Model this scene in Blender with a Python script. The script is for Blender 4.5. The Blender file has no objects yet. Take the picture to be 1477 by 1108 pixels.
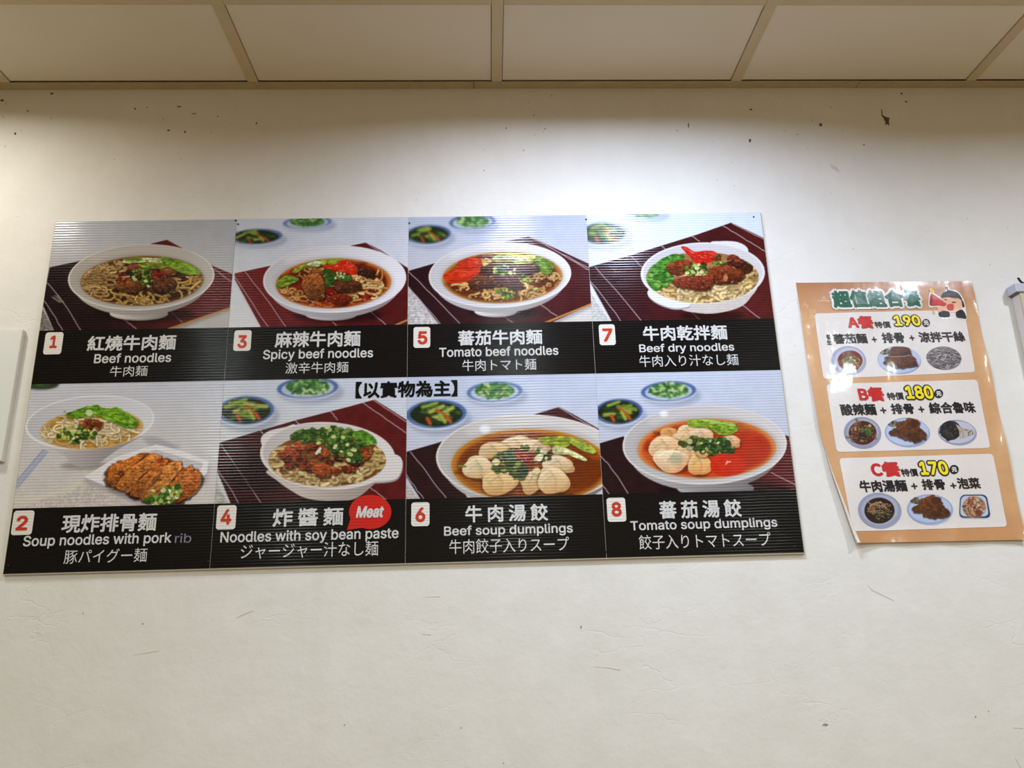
import bpy, math, random
import numpy as np
from mathutils import Matrix, Vector
from mathutils.geometry import delaunay_2d_cdt

# ------------------------------------------------------------------ camera
FPX, CXP, CYP = 1121.0, 738.5, 554.0            # focal length and centre in pixels of the 1477 x 1108 frame
CAM_Y, CAM_Z = -1.64, 1.5


def _ray(x, y):
    return np.array([x - CXP, y - CYP, FPX])


_n = _ray(709, 877)
_n = _n / np.linalg.norm(_n)
_m = np.cross(_ray(0, 127.5), _ray(1477, 124.5))
_x = np.cross(_m, _n)
_x = _x / np.linalg.norm(_x)
if _x[0] < 0:
    _x = -_x
_z = np.cross(_x, _n)
if _z[1] > 0:
    _z = -_z
ROT = np.array([_x, _n, _z])                     # camera (x right, y down, z forward) -> world
CAM = np.array([0.0, CAM_Y, CAM_Z])


def to_wall(x, y, depth=0.0):
    """photo pixel -> point on the vertical plane y = depth (arrays welcome); returns x, z"""
    x = np.asarray(x, float)
    y = np.asarray(y, float)
    a, b = x - CXP, y - CYP
    d = [ROT[i][0] * a + ROT[i][1] * b + ROT[i][2] * FPX for i in range(3)]
    t = (depth - CAM[1]) / d[1]
    return CAM[0] + t * d[0], CAM[2] + t * d[2]


def to_px(X, Z, depth=0.0):
    p = [X - CAM[0], depth - CAM[1] + 0 * X, Z - CAM[2]]
    c = [ROT[0][i] * p[0] + ROT[1][i] * p[1] + ROT[2][i] * p[2] for i in range(3)]
    return CXP + FPX * c[0] / c[2], CYP + FPX * c[1] / c[2]


scene = bpy.context.scene
COL = scene.collection
cd = bpy.data.cameras.new('camera')
cam = bpy.data.objects.new('camera', cd)
COL.objects.link(cam)
cd.sensor_fit = 'HORIZONTAL'
cd.sensor_width = 36.0
cd.lens = 36.0 * FPX / 1477.0
cd.clip_start = 0.02
right, down, fwd = ROT @ np.array([1, 0, 0]), ROT @ np.array([0, 1, 0]), ROT @ np.array([0, 0, 1])
cam.matrix_world = Matrix([[right[i], -down[i], -fwd[i], CAM[i]] for i in range(3)] + [[0, 0, 0, 1]])
scene.camera = cam

# ------------------------------------------------------------------ world, exposure, lamps
vs = scene.view_settings
vs.view_transform = 'Standard'
vs.look = 'None'
vs.gamma = 1.0
vs.use_curve_mapping = False
vs.exposure = 0.0
world = bpy.data.worlds.new('world')
scene.world = world
world.use_nodes = True
world.node_tree.nodes['Background'].inputs[0].default_value = (1.0, 0.87, 0.70, 1)
world.node_tree.nodes['Background'].inputs[1].default_value = 0.0

CEIL = 2.730
# (x, y, power, tint): recessed downlights of the dining room
LAMPS = [(-1.28, -0.40, 5.6, (1.0, 0.977, 0.877)), (0.08, -0.55, 7.4, (0.754, 0.834, 1.0)), (0.43, -0.55, 9.4, (0.65, 0.77, 1.0)),
         (1.55, -0.85, 14.5, (0.77, 0.854, 1.0)),
         (-1.3, -2.0, 13.4, (0.88, 1.0, 0.97)),
         (0.14, -2.0, 13.4, (0.88, 1.0, 0.97)), (1.75, -2.3, 13.4, (0.88, 1.0, 0.97)), (-1.3, -3.4, 13.4, (0.88, 1.0, 0.97)), (0.16, -3.4, 13.4, (0.88, 1.0, 0.97)), (1.75, -3.4, 13.4, (0.88, 1.0, 0.97))]
for lx, ly, pw, tint in LAMPS:
    ld = bpy.data.lights.new('downlight', 'AREA')
    ld.shape = 'DISK'
    ld.size = 0.12
    ld.energy = pw
    ld.color = tint
    ld.spread = math.radians(166)
    lo = bpy.data.objects.new('downlight', ld)
    COL.objects.link(lo)
    lo.location = (lx, ly, CEIL - 0.012)

# ------------------------------------------------------------------ helpers


def lin(c):
    c = np.asarray(c, float) / 255.0
    return np.where(c <= 0.04045, c / 12.92, ((c + 0.055) / 1.055) ** 2.4)


class NT:
    def __init__(s, name):
        s.m = bpy.data.materials.new(name)
        s.m.use_nodes = True
        s.t = s.m.node_tree
        s.b = s.t.nodes['Principled BSDF']

    def n(s, kind, **kw):
        o = s.t.nodes.new(kind)
        for k, v in kw.items():
            if hasattr(o, k):
                setattr(o, k, v)
            else:
                o.inputs[k.replace('_', ' ')].default_value = v
        return o

    def l(s, a, b):
        s.t.links.new(a, b)

    def mth(s, op, a, b=None, c=None, clamp=False):
        o = s.t.nodes.new('ShaderNodeMath')
        o.operation = op
        o.use_clamp = clamp
        for i, v in enumerate((a, b, c)):
            if v is None:
                continue
            if isinstance(v, (int, float)):
                o.inputs[i].default_value = v
            else:
                s.l(v, o.inputs[i])
        return o.outputs[0]

    def mix(s, f, a, b):
        o = s.t.nodes.new('ShaderNodeMix')
        o.data_type = 'RGBA'
        if isinstance(f, (int, float)):
            o.inputs[0].default_value = f
        else:
            s.l(f, o.inputs[0])
        for i, v in ((6, a), (7, b)):
            if isinstance(v, tuple):
                o.inputs[i].default_value = v
            else:
                s.l(v, o.inputs[i])
        return o.outputs[2]


def rgba(c):
    v = lin(c)
    return (float(v[0]), float(v[1]), float(v[2]), 1.0)


def obj(name, verts, faces, mat, parent=None, loc=None, colors=None, smooth=False):
    me = bpy.data.meshes.new(name)
    me.from_pydata([tuple(v) for v in verts], [], [tuple(f) for f in faces])
    if colors is not None:
        ca = me.color_attributes.new('Col', 'FLOAT_COLOR', 'POINT')
        ca.data.foreach_set('color', np.ascontiguousarray(colors, dtype=np.float32).ravel())
    if smooth:
        me.polygons.foreach_set('use_smooth', [True] * len(me.polygons))
    for mm in (mat if isinstance(mat, (list, tuple)) else [mat]):
        me.materials.append(mm)
    o = bpy.data.objects.new(name, me)
    COL.objects.link(o)
    if parent:
        o.parent = parent
    if loc is not None:
        o.location = loc
    return o


def grid_obj(name, X, Y, Z, mat, parent, colors=None, smooth=False):
    """mesh from 2-D arrays of coordinates"""
    h, w = X.shape
    me = bpy.data.meshes.new(name)
    n = h * w
    me.vertices.add(n)
    me.vertices.foreach_set('co', np.stack([X, Y, Z], -1).astype(np.float32).ravel())
    idx = np.arange(n).reshape(h, w)
    q = np.stack([idx[1:, :-1], idx[1:, 1:], idx[:-1, 1:], idx[:-1, :-1]], -1).reshape(-1, 4)
    me.loops.add(q.size)
    me.loops.foreach_set('vertex_index', q.ravel().astype(np.int32))
    me.polygons.add(len(q))
    me.polygons.foreach_set('loop_start', np.arange(0, q.size, 4, dtype=np.int32))
    me.update(calc_edges=True)
    if colors is not None:
        ca = me.color_attributes.new('Col', 'FLOAT_COLOR', 'POINT')
        c = np.ones((n, 4), np.float32)
        c[:, :3] = colors.reshape(-1, 3)
        ca.data.foreach_set('color', c.ravel())
    if smooth:
        me.polygons.foreach_set('use_smooth', [True] * len(me.polygons))
    me.materials.append(mat)
    o = bpy.data.objects.new(name, me)
    COL.objects.link(o)
    o.parent = parent
    return o


def box_vf(x0, x1, y0, y1, z0, z1, bev=0.0):
    """box; bev > 0 chamfers the twelve edges"""
    if bev <= 0:
        v = [(x, y, z) for x in (x0, x1) for y in (y0, y1) for z in (z0, z1)]
        f = [(0, 1, 3, 2), (4, 6, 7, 5), (0, 4, 5, 1), (2, 3, 7, 6), (0, 2, 6, 4), (1, 5, 7, 3)]
        return v, f
    import bmesh
    bm = bmesh.new()
    v, f = box_vf(x0, x1, y0, y1, z0, z1)
    vs_ = [bm.verts.new(p) for p in v]
    for q in f:
        bm.faces.new([vs_[i] for i in q])
    bmesh.ops.bevel(bm, geom=list(bm.edges), offset=bev, segments=2, affect='EDGES', profile=0.7)
    bm.verts.index_update()
    v = [tuple(p.co) for p in bm.verts]
    f = [tuple(p.index for p in q.verts) for q in bm.faces]
    bm.free()
    return v, f


def join(*vfs):
    V, F = [], []
    for v, f in vfs:
        o = len(V)
        V += list(v)
        F += [tuple(i + o for i in q) for q in f]
    return V, F


def empty(name, loc, label=None, cat=None, group=None):
    o = bpy.data.objects.new(name, None)
    COL.objects.link(o)
    o.location = loc
    if label:
        o['label'] = label
        o['category'] = cat
    if group:
        o['group'] = group
    return o


def structure(o):
    o['kind'] = 'structure'
    return o


# ------------------------------------------------------------------ materials of the room
def plaster_mat(name, base, dirt=True):
    k = NT(name)
    tc = k.n('ShaderNodeTexCoord')
    co = tc.outputs['Object']
    n1 = k.n('ShaderNodeTexNoise', Scale=1.6, Detail=5.0, Roughness=0.6)
    k.l(co, n1.inputs['Vector'])
    n2 = k.n('ShaderNodeTexNoise', Scale=11.0, Detail=6.0, Roughness=0.65)
    k.l(co, n2.inputs['Vector'])
    tone = k.mth('MULTIPLY_ADD', n1.outputs[0], 0.55, k.mth('MULTIPLY', n2.outputs[0], 0.45))
    r = k.n('ShaderNodeMapRange')
    r.inputs[1].default_value = 0.36
    r.inputs[2].default_value = 0.66
    k.l(tone, r.inputs[0])
    dark = tuple(c * 0.90 for c in base[:2]) + (base[2] * 0.87,)
    col = k.mix(r.outputs[0], dark + (1,), base + (1,))
    if dirt:
        # fine dark flecks, in loose clusters
        mp = k.n('ShaderNodeMapping')
        mp.inputs['Scale'].default_value = (1.0, 1.0, 0.55)
        k.l(co, mp.inputs[0])
        s1 = k.n('ShaderNodeTexNoise', Scale=95.0, Detail=2.0, Roughness=0.55)
        k.l(mp.outputs[0], s1.inputs['Vector'])
        s2 = k.n('ShaderNodeTexNoise', Scale=3.3, Detail=3.0)
        k.l(co, s2.inputs['Vector'])
        sep = k.n('ShaderNodeSeparateXYZ')
        k.l(co, sep.inputs[0])
        up = k.mth('MULTIPLY_ADD', sep.outputs[2], 0.05, -0.125)       # old soot is thicker high on the wall
        v = k.mth('ADD', k.mth('MULTIPLY_ADD', s2.outputs[0], 0.16, s1.outputs[0]), up)
        m = k.n('ShaderNodeMapRange')
        m.inputs[1].default_value = 0.800
        m.inputs[2].default_value = 0.86
        k.l(v, m.inputs[0])
        fl = k.mth('MULTIPLY', m.outputs[0], 0.7)
        col = k.mix(fl, col, (0.10, 0.075, 0.05, 1))
        # vertical faint runs
        mp2 = k.n('ShaderNodeMapping')
        mp2.inputs['Scale'].default_value = (16.0, 1.0, 1.1)
        k.l(co, mp2.inputs[0])
        s3 = k.n('ShaderNodeTexNoise', Scale=1.0, Detail=3.0)
        k.l(mp2.outputs[0], s3.inputs['Vector'])
        m3 = k.n('ShaderNodeMapRange')
        m3.inputs[1].default_value = 0.55
        m3.inputs[2].default_value = 0.8
        k.l(s3.outputs[0], m3.inputs[0])
        col = k.mix(k.mth('MULTIPLY', m3.outputs[0], 0.18), col, (base[0] * 0.82, base[1] * 0.78, base[2] * 0.70, 1))
    k.l(col, k.b.inputs['Base Color'])
    k.b.inputs['Roughness'].default_value = 0.62
    k.b.inputs['Specular IOR Level'].default_value = 0.25
    # trowel relief and hairline cracks
    h1 = k.n('ShaderNodeTexNoise', Scale=7.0, Detail=6.0, Roughness=0.55)
    k.l(co, h1.inputs['Vector'])
    mp3 = k.n('ShaderNodeMapping')
    mp3.inputs['Scale'].default_value = (5.0, 5.0, 11.0)
    k.l(co, mp3.inputs[0])
    wob = k.n('ShaderNodeTexNoise', Scale=2.2, Detail=4.0)
    k.l(mp3.outputs[0], wob.inputs['Vector'])
    addv = k.n('ShaderNodeVectorMath')
    addv.operation = 'MULTIPLY_ADD'
    addv.inputs[1].default_value = (0.9, 0.9, 0.9)
    k.l(wob.outputs['Color'], addv.inputs[0])
    k.l(mp3.outputs[0], addv.inputs[2])
    vo = k.n('ShaderNodeTexVoronoi', Scale=1.0)
    vo.feature = 'DISTANCE_TO_EDGE'
    k.l(addv.outputs[0], vo.inputs['Vector'])
    cr = k.n('ShaderNodeMapRange')
    cr.inputs[1].default_value = 0.0
    cr.inputs[2].default_value = 0.02
    k.l(vo.outputs['Distance'], cr.inputs[0])
    ms = k.n('ShaderNodeTexNoise', Scale=4.0, Detail=2.0)
    k.l(co, ms.inputs['Vector'])
    mm = k.n('ShaderNodeMapRange')
    mm.inputs[1].default_value = 0.50
    mm.inputs[2].default_value = 0.66
    k.l(ms.outputs[0], mm.inputs[0])
    crack = k.mth('MULTIPLY', k.mth('SUBTRACT', 1.0, cr.outputs[0]), mm.outputs[0])
    hh = k.mth('MULTIPLY_ADD', crack, -0.05, k.mth('MULTIPLY', h1.outputs[0], 0.5))
    fine = k.n('ShaderNodeTexNoise', Scale=60.0, Detail=4.0)
    k.l(co, fine.inputs['Vector'])
    hh = k.mth('MULTIPLY_ADD', fine.outputs[0], 0.06, hh)
    bp = k.n('ShaderNodeBump')
    bp.inputs['Strength'].default_value = 0.55
    bp.inputs['Distance'].default_value = 0.012
    k.l(hh, bp.inputs['Height'])
    k.l(bp.outputs[0], k.b.inputs['Normal'])
    return k.m


def plain_mat(name, c, rough=0.5, var=0.06, scale=20.0, spec=0.4, metal=0.0, bump=0.0):
    k = NT(name)
    tc = k.n('ShaderNodeTexCoord')
    nz = k.n('ShaderNodeTexNoise', Scale=scale, Detail=5.0, Roughness=0.6)
    k.l(tc.outputs['Object'], nz.inputs['Vector'])
    b = lin(c)
    lo = tuple(float(x) for x in b * (1 - var)) + (1,)
    hi = tuple(float(x) for x in np.minimum(b * (1 + var), 1)) + (1,)
    k.l(k.mix(nz.outputs[0], lo, hi), k.b.inputs['Base Color'])
    k.b.inputs['Roughness'].default_value = rough
    k.b.inputs['Specular IOR Level'].default_value = spec
    k.b.inputs['Metallic'].default_value = metal
    if bump:
        bp = k.n('ShaderNodeBump', Strength=0.6)
        bp.inputs['Distance'].default_value = bump
        k.l(nz.outputs[0], bp.inputs['Height'])
        k.l(bp.outputs[0], k.b.inputs['Normal'])
    return k.m


M_WALL = plaster_mat('white_plaster', (0.80, 0.775, 0.735))
M_ROOM = plain_mat('cream_paint', (214, 196, 168), 0.7)
M_FLOOR = plain_mat('brown_floor_tile', (150, 122, 92), 0.5, 0.12, 6.0)
M_TILE = plain_mat('ceiling_board', (230, 221, 202), 0.85, 0.035, 9.0, 0.15, bump=0.0006)
M_RAIL = plain_mat('ceiling_rail_paint', (206, 191, 156), 0.55, 0.08, 30.0, 0.3)
M_ANGLE = plain_mat('aged_wall_angle', (186, 170, 134), 0.6, 0.24, 22.0, 0.25)
M_LAMP = plain_mat('lamp_ring_white', (225, 222, 214), 0.4)

# ------------------------------------------------------------------ room shell
wall = structure(obj('wall_back', *box_vf(-3.2, 3.2, 0.0, 0.12, 0.0, 2.80), M_WALL))
structure(obj('wall_left', *box_vf(-3.32, -3.2, -4.8, 0.0, 0.0, 2.80), M_ROOM))
structure(obj('wall_right', *box_vf(3.2, 3.32, -4.8, 0.0, 0.0, 2.80), M_ROOM))
structure(obj('wall_rear', *box_vf(-3.2, 3.2, -4.92, -4.8, 0.0, 2.80), M_ROOM))
structure(obj('floor', *box_vf(-3.32, 3.32, -4.92, 0.12, -0.1, 0.0), M_FLOOR))

RX = [-1.145 + 0.5875 * i for i in range(-3, 8)]
RAIL_W = 0.026
RY = [-0.2880 - 0.605 * i for i in range(0, 8)]
tiles = []
xe = [-3.2] + RX + [3.2]
ye = [-0.0] + RY + [-4.8]
for i in range(len(xe) - 1):
    for j in range(len(ye) - 1):
        if abs(ye[j] - ye[j + 1]) < 0.03 or xe[i + 1] - xe[i] < 0.03:
            continue
        g = 0.0125 + 0.0012
        x0, x1 = xe[i] + g, xe[i + 1] - g
        y1, y0 = ye[j] - (g if j else 0.0275), ye[j + 1] + g
        tiles.append(box_vf(x0, x1, y0, y1, CEIL + 0.0035, CEIL + 0.016, 0.001))
backing = box_vf(-3.2, 3.2, -4.8, 0.0, CEIL + 0.020, CEIL + 0.06)
ceiling = structure(obj('ceiling', *join(backing, *tiles), M_TILE))
for x in RX:
    obj('ceiling_rail', *box_vf(x - 0.0125, x + 0.0125, -4.8, -0.0262, CEIL, CEIL + 0.019, 0.0012), M_RAIL, ceiling)
for y in RY:
    xs = [-3.2] + RX + [3.2]
    o_ = [box_vf(a + 0.0127, b - 0.0127, y - 0.0125, y + 0.0125, CEIL + 0.0004, CEIL + 0.019, 0.001)
          for a, b in zip(xs[:-1], xs[1:]) if b - a > 0.03]
    obj('ceiling_rail', *join(*o_), M_RAIL, ceiling)


def angle(n, x0, x1, dz=0.0):
    v, f = join(box_vf(x0, x1, -0.026, -0.0005, CEIL - 0.0005 + dz, CEIL + 0.0012 + dz),
                box_vf(x0, x1, -0.0018, -0.0004, CEIL + 0.0012 + dz, CEIL + 0.018))
    structure(obj('trim_%d' % n, v, f, M_ANGLE))


xa, _ = to_wall(683.5, 123)
xb, _ = to_wall(1233, 121)
angle(1, -3.19, float(xa) - 0.0008)
angle(2, float(xa) + 0.0008, float(xb) - 0.0005, 0.0004)
angle(3, float(xb) + 0.0005, 3.19, -0.0002)

# flaked spots on the plaster: thin irregular scabs standing on the wall
M_CHIP = plain_mat('bared_plaster', (96, 84, 70), 0.8, 0.25, 200.0)
M_CHIPL = plain_mat('scuffed_plaster', (150, 142, 130), 0.8, 0.15, 200.0)
M_CRACK = plain_mat('cracked_plaster', (210, 203, 190), 0.8, 0.05, 200.0)
rng = random.Random(4)


def chip(px, py, rx, ry, mat, pts=None):
    if pts is None:
        pts = []
        n = 11
        for i in range(n):
            a = 2 * math.pi * i / n
            r = rng.uniform(0.6, 1.15)
            pts.append((px + rx * r * math.cos(a), py + ry * r * math.sin(a)))
    q = [to_wall(x, y) for x, y in pts]
    v = [(float(x), -0.0004, float(z)) for x, z in q] + [(float(x), 0.0002, float(z)) for x, z in q]
    n = len(q)
    f = [tuple(range(n))] + [(i, i + n, (i + 1) % n + n, (i + 1) % n) for i in range(n)]
    obj('plaster_chip', v, f, mat, wall)


chip(0, 0, 0, 0, M_CHIP, [(1271, 158), (1272.3, 158), (1273, 166), (1277, 168.5), (1283, 170), (1282, 176), (1283, 181), (1279.5, 179), (1277, 181), (1277, 176), (1274, 170), (1271.5, 167)])
chip(1184, 180.5, 2.6, 3.0, M_CHIP)
chip(1082, 203, 1.8, 3.3, M_CHIP)
chip(1190, 1045.5, 4.2, 2.2, M_CHIPL)
for cx_, cy_, r1, r2 in [(75, 135, 2.5, 1.5), (3, 145, 3, 2), (22, 193, 2, 2), (40, 160, 2, 1), (258, 154, 3, 1), (280, 164, 4, 1.3), (243, 188, 3, 1.4), (195, 157, 1.3, 1.8),
                         (267, 190, 1.3, 2.5), (212, 155, 1, 1), (370, 178, 1, 2), (993, 181, 0.9, 4), (1083, 158, 2.5, 1.2), (1307, 147, 2, 1.3), (1246, 209, 1.7, 0.8),
                         (1150, 194, 0.9, 0.9), (314, 168, 1, 1), (730, 185, 1, 1.3), (786, 186, 1, 1), (206, 900, 1.2, 1.2), (120, 885, 1, 1), (838, 905, 1.2, 3),
                         (1426, 1026, 1, 1), (1407, 1034, 1.1, 1.4), (665, 1050, 1, 1), (726, 1101, 0.9, 1.2), (497, 1046, 1.2, 1), (1300, 135, 2.2, 1)]:
    chip(cx_, cy_, r1, r2, M_CHIP if r1 < 3.2 and cy_ < 300 else M_CHIPL)
for pts in ([(1196, 237), (1206, 240), (1211, 247), (1209, 248), (1200, 243)], [(1463, 1092), (1466, 1095), (1473, 1108), (1471, 1108)],
            [(1461, 1049.4), (1476, 1050), (1476, 1050.9), (1462, 1050.3)], [(1251, 843), (1258, 850), (1290, 866), (1289, 867), (1257, 852)],
            [(609, 914), (622, 915), (621, 916.2), (610, 915.2)], [(192, 945), (212, 941), (230, 938), (229, 939.3), (212, 942.3)],
            [(855, 962), (878, 962.5), (895, 966), (894, 967), (877, 963.6)], [(613, 861), (635, 860), (634, 861.2)], [(340, 892), (349, 886), (365, 880), (366, 881), (350, 888)]):
    chip(0, 0, 0, 0, M_CRACK, pts)

# recessed downlights (they light the wall; all stand behind the camera's view of the ceiling)
for i, (lx, ly, pw, tint) in enumerate(LAMPS):
    t = empty('ceiling_downlight', (lx, ly, CEIL), 'round white recessed downlight in the ceiling above the dining room', 'ceiling light', 'recessed downlights in the ceiling')
    n = 32
    v, f = [], []
    prof = [(0.066, 0.0), (0.082, 0.0), (0.084, -0.004), (0.080, -0.007), (0.068, -0.007), (0.066, -0.003)]
    for r, z in prof:
        for q in range(n):
            a = 2 * math.pi * q / n
            v.append((r * math.cos(a), r * math.sin(a), z))
    m_ = len(prof)
    for p in range(m_):
        for q in range(n):
            f.append((p * n + q, p * n + (q + 1) % n, ((p + 1) % m_) * n + (q + 1) % n, ((p + 1) % m_) * n + q))
    obj('trim_ring', v, f, M_LAMP, t, smooth=True)

# ------------------------------------------------------------------ ink: the printed pictures are drawn on a canvas (2 dots per mm)
# and carried by the colour attribute of the flat print's mesh
def vnoise(x, y, seed):
    """smooth value noise in 0..1"""
    xi, yi = np.floor(x).astype(np.int64), np.floor(y).astype(np.int64)
    fx, fy = x - xi, y - yi
    fx, fy = fx * fx * (3 - 2 * fx), fy * fy * (3 - 2 * fy)

    def h(a, b):
        v = (a * 374761393 + b * 668265263 + seed * 974634777) & 0xffffffff
        v = ((v ^ (v >> 13)) * 1274126177) & 0xffffffff
        return ((v ^ (v >> 16)) & 0xffff) / 65535.0
    return (h(xi, yi) * (1 - fx) + h(xi + 1, yi) * fx) * (1 - fy) + (h(xi, yi + 1) * (1 - fx) + h(xi + 1, yi + 1) * fx) * fy


def fbm(x, y, seed, o=3):
    s, a, t = 0, 1.0, 0
    for i in range(o):
        s = s + a * vnoise(x * 2 ** i, y * 2 ** i, seed + i)
        t += a
        a *= 0.55
    return s / t


def boxblur(a, r):
    if r < 1:
        return a
    for ax in (0, 1):
        for _ in range(2):
            p = np.pad(a, [(r + 1, r) if i == ax else (0, 0) for i in range(a.ndim)], mode='edge')
            c = np.cumsum(p, axis=ax)
            n = a.shape[ax]
            a = (np.take(c, range(2 * r + 1, 2 * r + 1 + n), axis=ax) - np.take(c, range(0, n), axis=ax)) / (2 * r + 1)
    return a


def spline(pts, k=6, closed=True):
    p = np.asarray(pts, float)
    n = len(p)
    out = []
    rngi = range(n) if closed else range(n - 1)
    for i in rngi:
        if closed:
            a, b, c, d = p[(i - 1) % n], p[i], p[(i + 1) % n], p[(i + 2) % n]
        else:
            a, b, c, d = p[max(i - 1, 0)], p[i], p[i + 1], p[min(i + 2, n - 1)]
        for j in range(k):
            t = j / k
            out.append(0.5 * (2 * b + (c - a) * t + (2 * a - 5 * b + 4 * c - d) * t * t + (3 * b - a - 3 * c + d) * t ** 3))
    if not closed:
        out.append(p[-1])
    return np.array(out)


def epts(cx, cy, rx, ry, rot=0.0, n=64):
    a = np.linspace(0, 2 * np.pi, n, endpoint=False)
    c, s = math.cos(math.radians(rot)), math.sin(math.radians(rot))
    x, y = rx * np.cos(a), ry * np.sin(a)
    return np.stack([cx + x * c - y * s, cy + x * s + y * c], -1)


def leafy(c):
    c = np.asarray(c, float)
    return c * [1.14, 0.95, 0.72] if c[1] > 1.12 * c[0] and c[1] > 1.12 * c[2] else c


class Canvas:
    """drawing units are those of a magnified view of the photo's print: (ox, oy) origin in photo pixels, s units per pixel"""

    def __init__(s, wmm, hmm, px_of, ox, oy, sc, seed, base, k=2):
        s.k = k
        s.w, s.h = int(round(wmm * k)), int(round(hmm * k))
        U, V = np.meshgrid((np.arange(s.w) + 0.5) / k, (np.arange(s.h) + 0.5) / k)
        px, py = px_of(U, V)
        s.set_units(px, py, ox, oy, sc)
        s.a = np.empty((s.h, s.w, 3))
        s.a[:] = base
        s.seed = seed
        s.r = random.Random(seed)
        s.clip = None

    def set_units(s, px, py, ox, oy, sc):
        s.px, s.py = px, py
        s.X, s.Y = (px - ox) * sc, (py - oy) * sc
        s.sc = sc

    def units(s, ox, oy, sc):
        s.set_units(s.px, s.py, ox, oy, sc)

    def bb(s, pts, m):
        """index window that covers the points"""
        p = np.asarray(pts, float)
        x0, y0 = p.min(0) - m
        x1, y1 = p.max(0) + m
        ok = (s.X >= x0) & (s.X <= x1) & (s.Y >= y0) & (s.Y <= y1)
        r = np.flatnonzero(ok.any(1))
        c = np.flatnonzero(ok.any(0))
        if len(r) == 0 or len(c) == 0:
            return None
        return slice(r[0], r[-1] + 1), slice(c[0], c[-1] + 1)

    def inside(s, pts, b):
        X, Y = s.X[b], s.Y[b]
        m = np.zeros(X.shape, bool)
        p = np.asarray(pts, float)
        q = np.roll(p, -1, 0)
        for (x1, y1), (x2, y2) in zip(p, q):
            if y1 == y2:
                continue
            c = ((y1 > Y) != (y2 > Y)) & (X < (x2 - x1) * (Y - y1) / (y2 - y1) + x1)
            m ^= c
        return m

    def put(s, b, m, col, alpha=1.0):
        m = m.astype(float) * alpha
        if s.clip is not None:
            m = m * s.clip[b]
        s.a[b] = s.a[b] * (1 - m[..., None]) + np.asarray(col, float) * m[..., None]

    def fill(s, pts, col, alpha=1.0, smooth=False, soft=0, noise=0.0, nsc=14.0, grad=None, col2=None, stripes=None):
        """polygon; noise: +- share of brightness; grad (x0,y0,x1,y1) blends col to col2; stripes (dx,dy,period,depth)"""
        pts = spline(pts) if smooth else np.asarray(pts, float)
        b = s.bb(pts, 3 + soft * 3 * s.sc)
        if b is None:
            return
        m = s.inside(pts, b).astype(float)
        if soft:
            m = boxblur(m, soft)
        X, Y = s.X[b], s.Y[b]
        c = np.empty(X.shape + (3,))
        c[:] = col
        if grad is not None:
            x0, y0, x1, y1 = grad
            d = (x1 - x0) ** 2 + (y1 - y0) ** 2
            t = np.clip(((X - x0) * (x1 - x0) + (Y - y0) * (y1 - y0)) / d, 0, 1)[..., None]
            c = c * (1 - t) + np.asarray(col2, float) * t
        if stripes is not None:
            dx, dy, per, dep = stripes
            t = (X * dx + Y * dy) / per + 0.5 * vnoise(X / 90, Y / 90, s.seed)
            c = c * (1 + dep * np.sin(2 * np.pi * t))[..., None]
        if noise:
            s.seed += 7
            c = c * (1 + noise * 2 * (fbm(X / nsc, Y / nsc, s.seed) - 0.5))[..., None]
        s.put(b, m, np.clip(c, 0, 255), alpha)

    def ell(s, cx, cy, rx, ry, col, rot=0.0, **kw):
        s.fill(epts(cx, cy, rx, ry, rot), col, **kw)

    def line(s, pts, w, col, alpha=1.0, smooth=True, edge=None, soft=1.0):
        """stroke of width w; edge: colour at its rim (round look)"""
        pts = spline(pts, 5, False) if smooth and len(pts) > 2 else np.asarray(pts, float)
        b = s.bb(pts, w + 2)
        if b is None:
            return
        X, Y = s.X[b], s.Y[b]
        D = np.full(X.shape, 1e9)
        for (x1, y1), (x2, y2) in zip(pts[:-1], pts[1:]):
            dx, dy = x2 - x1, y2 - y1
            t = np.clip(((X - x1) * dx + (Y - y1) * dy) / max(dx * dx + dy * dy, 1e-9), 0, 1)
            D = np.minimum(D, (X - x1 - t * dx) ** 2 + (Y - y1 - t * dy) ** 2)
        D = np.sqrt(D)
        m = np.clip((w / 2 - D) / soft + 0.5, 0, 1)
        if edge is None:
            s.put(b, m, col, alpha)
        else:
            t = np.clip(D / (w / 2), 0, 1)[..., None] ** 2
            s.put(b, m, np.asarray(col, float) * (1 - t) + np.asarray(edge, float) * t, alpha)

    def mask_of(s, *polys):
        m = np.zeros((s.h, s.w))
        for p in polys:
            b = s.bb(p, 4)
            if b is None:
                continue
            m[b] = np.maximum(m[b], s.inside(p, b))
        return m

    def blur(s, x0, y0, x1, y1, r):
        b = s.bb([(x0, y0), (x1, y1)], 0)
        if b is None:
            return
        m = np.zeros(s.X[b].shape)
        k_ = 3 * r
        m[k_:-k_, k_:-k_] = 1
        # no fade where the window touches the canvas edge
        if b[0].start == 0:
            m[:k_] = m[k_:k_ + 1]
        if b[1].start == 0:
            m[:, :k_] = m[:, k_:k_ + 1]
        if b[1].stop == s.w:
            m[:, -k_:] = m[:, -k_ - 1:-k_]
        m = boxblur(m, r)[..., None]
        s.a[b] = s.a[b] * (1 - m) + boxblur(s.a[b], r) * m

    # ---- food
    def cloth(s, c1, c2, tex=0.05):
        X, Y = s.X, s.Y
        t = np.clip((Y - Y.min()) / (Y.max() - Y.min()), 0, 1)[..., None]
        s.a[:] = np.asarray(c1, float) * (1 - t) + np.asarray(c2, float) * t
        s.a *= (1 + tex * (fbm(X / 60, Y / 60, s.seed + 50) - 0.5) + tex * 0.6 * (vnoise(X / 5, Y / 5, s.seed + 60) - 0.5))[..., None]

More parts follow.
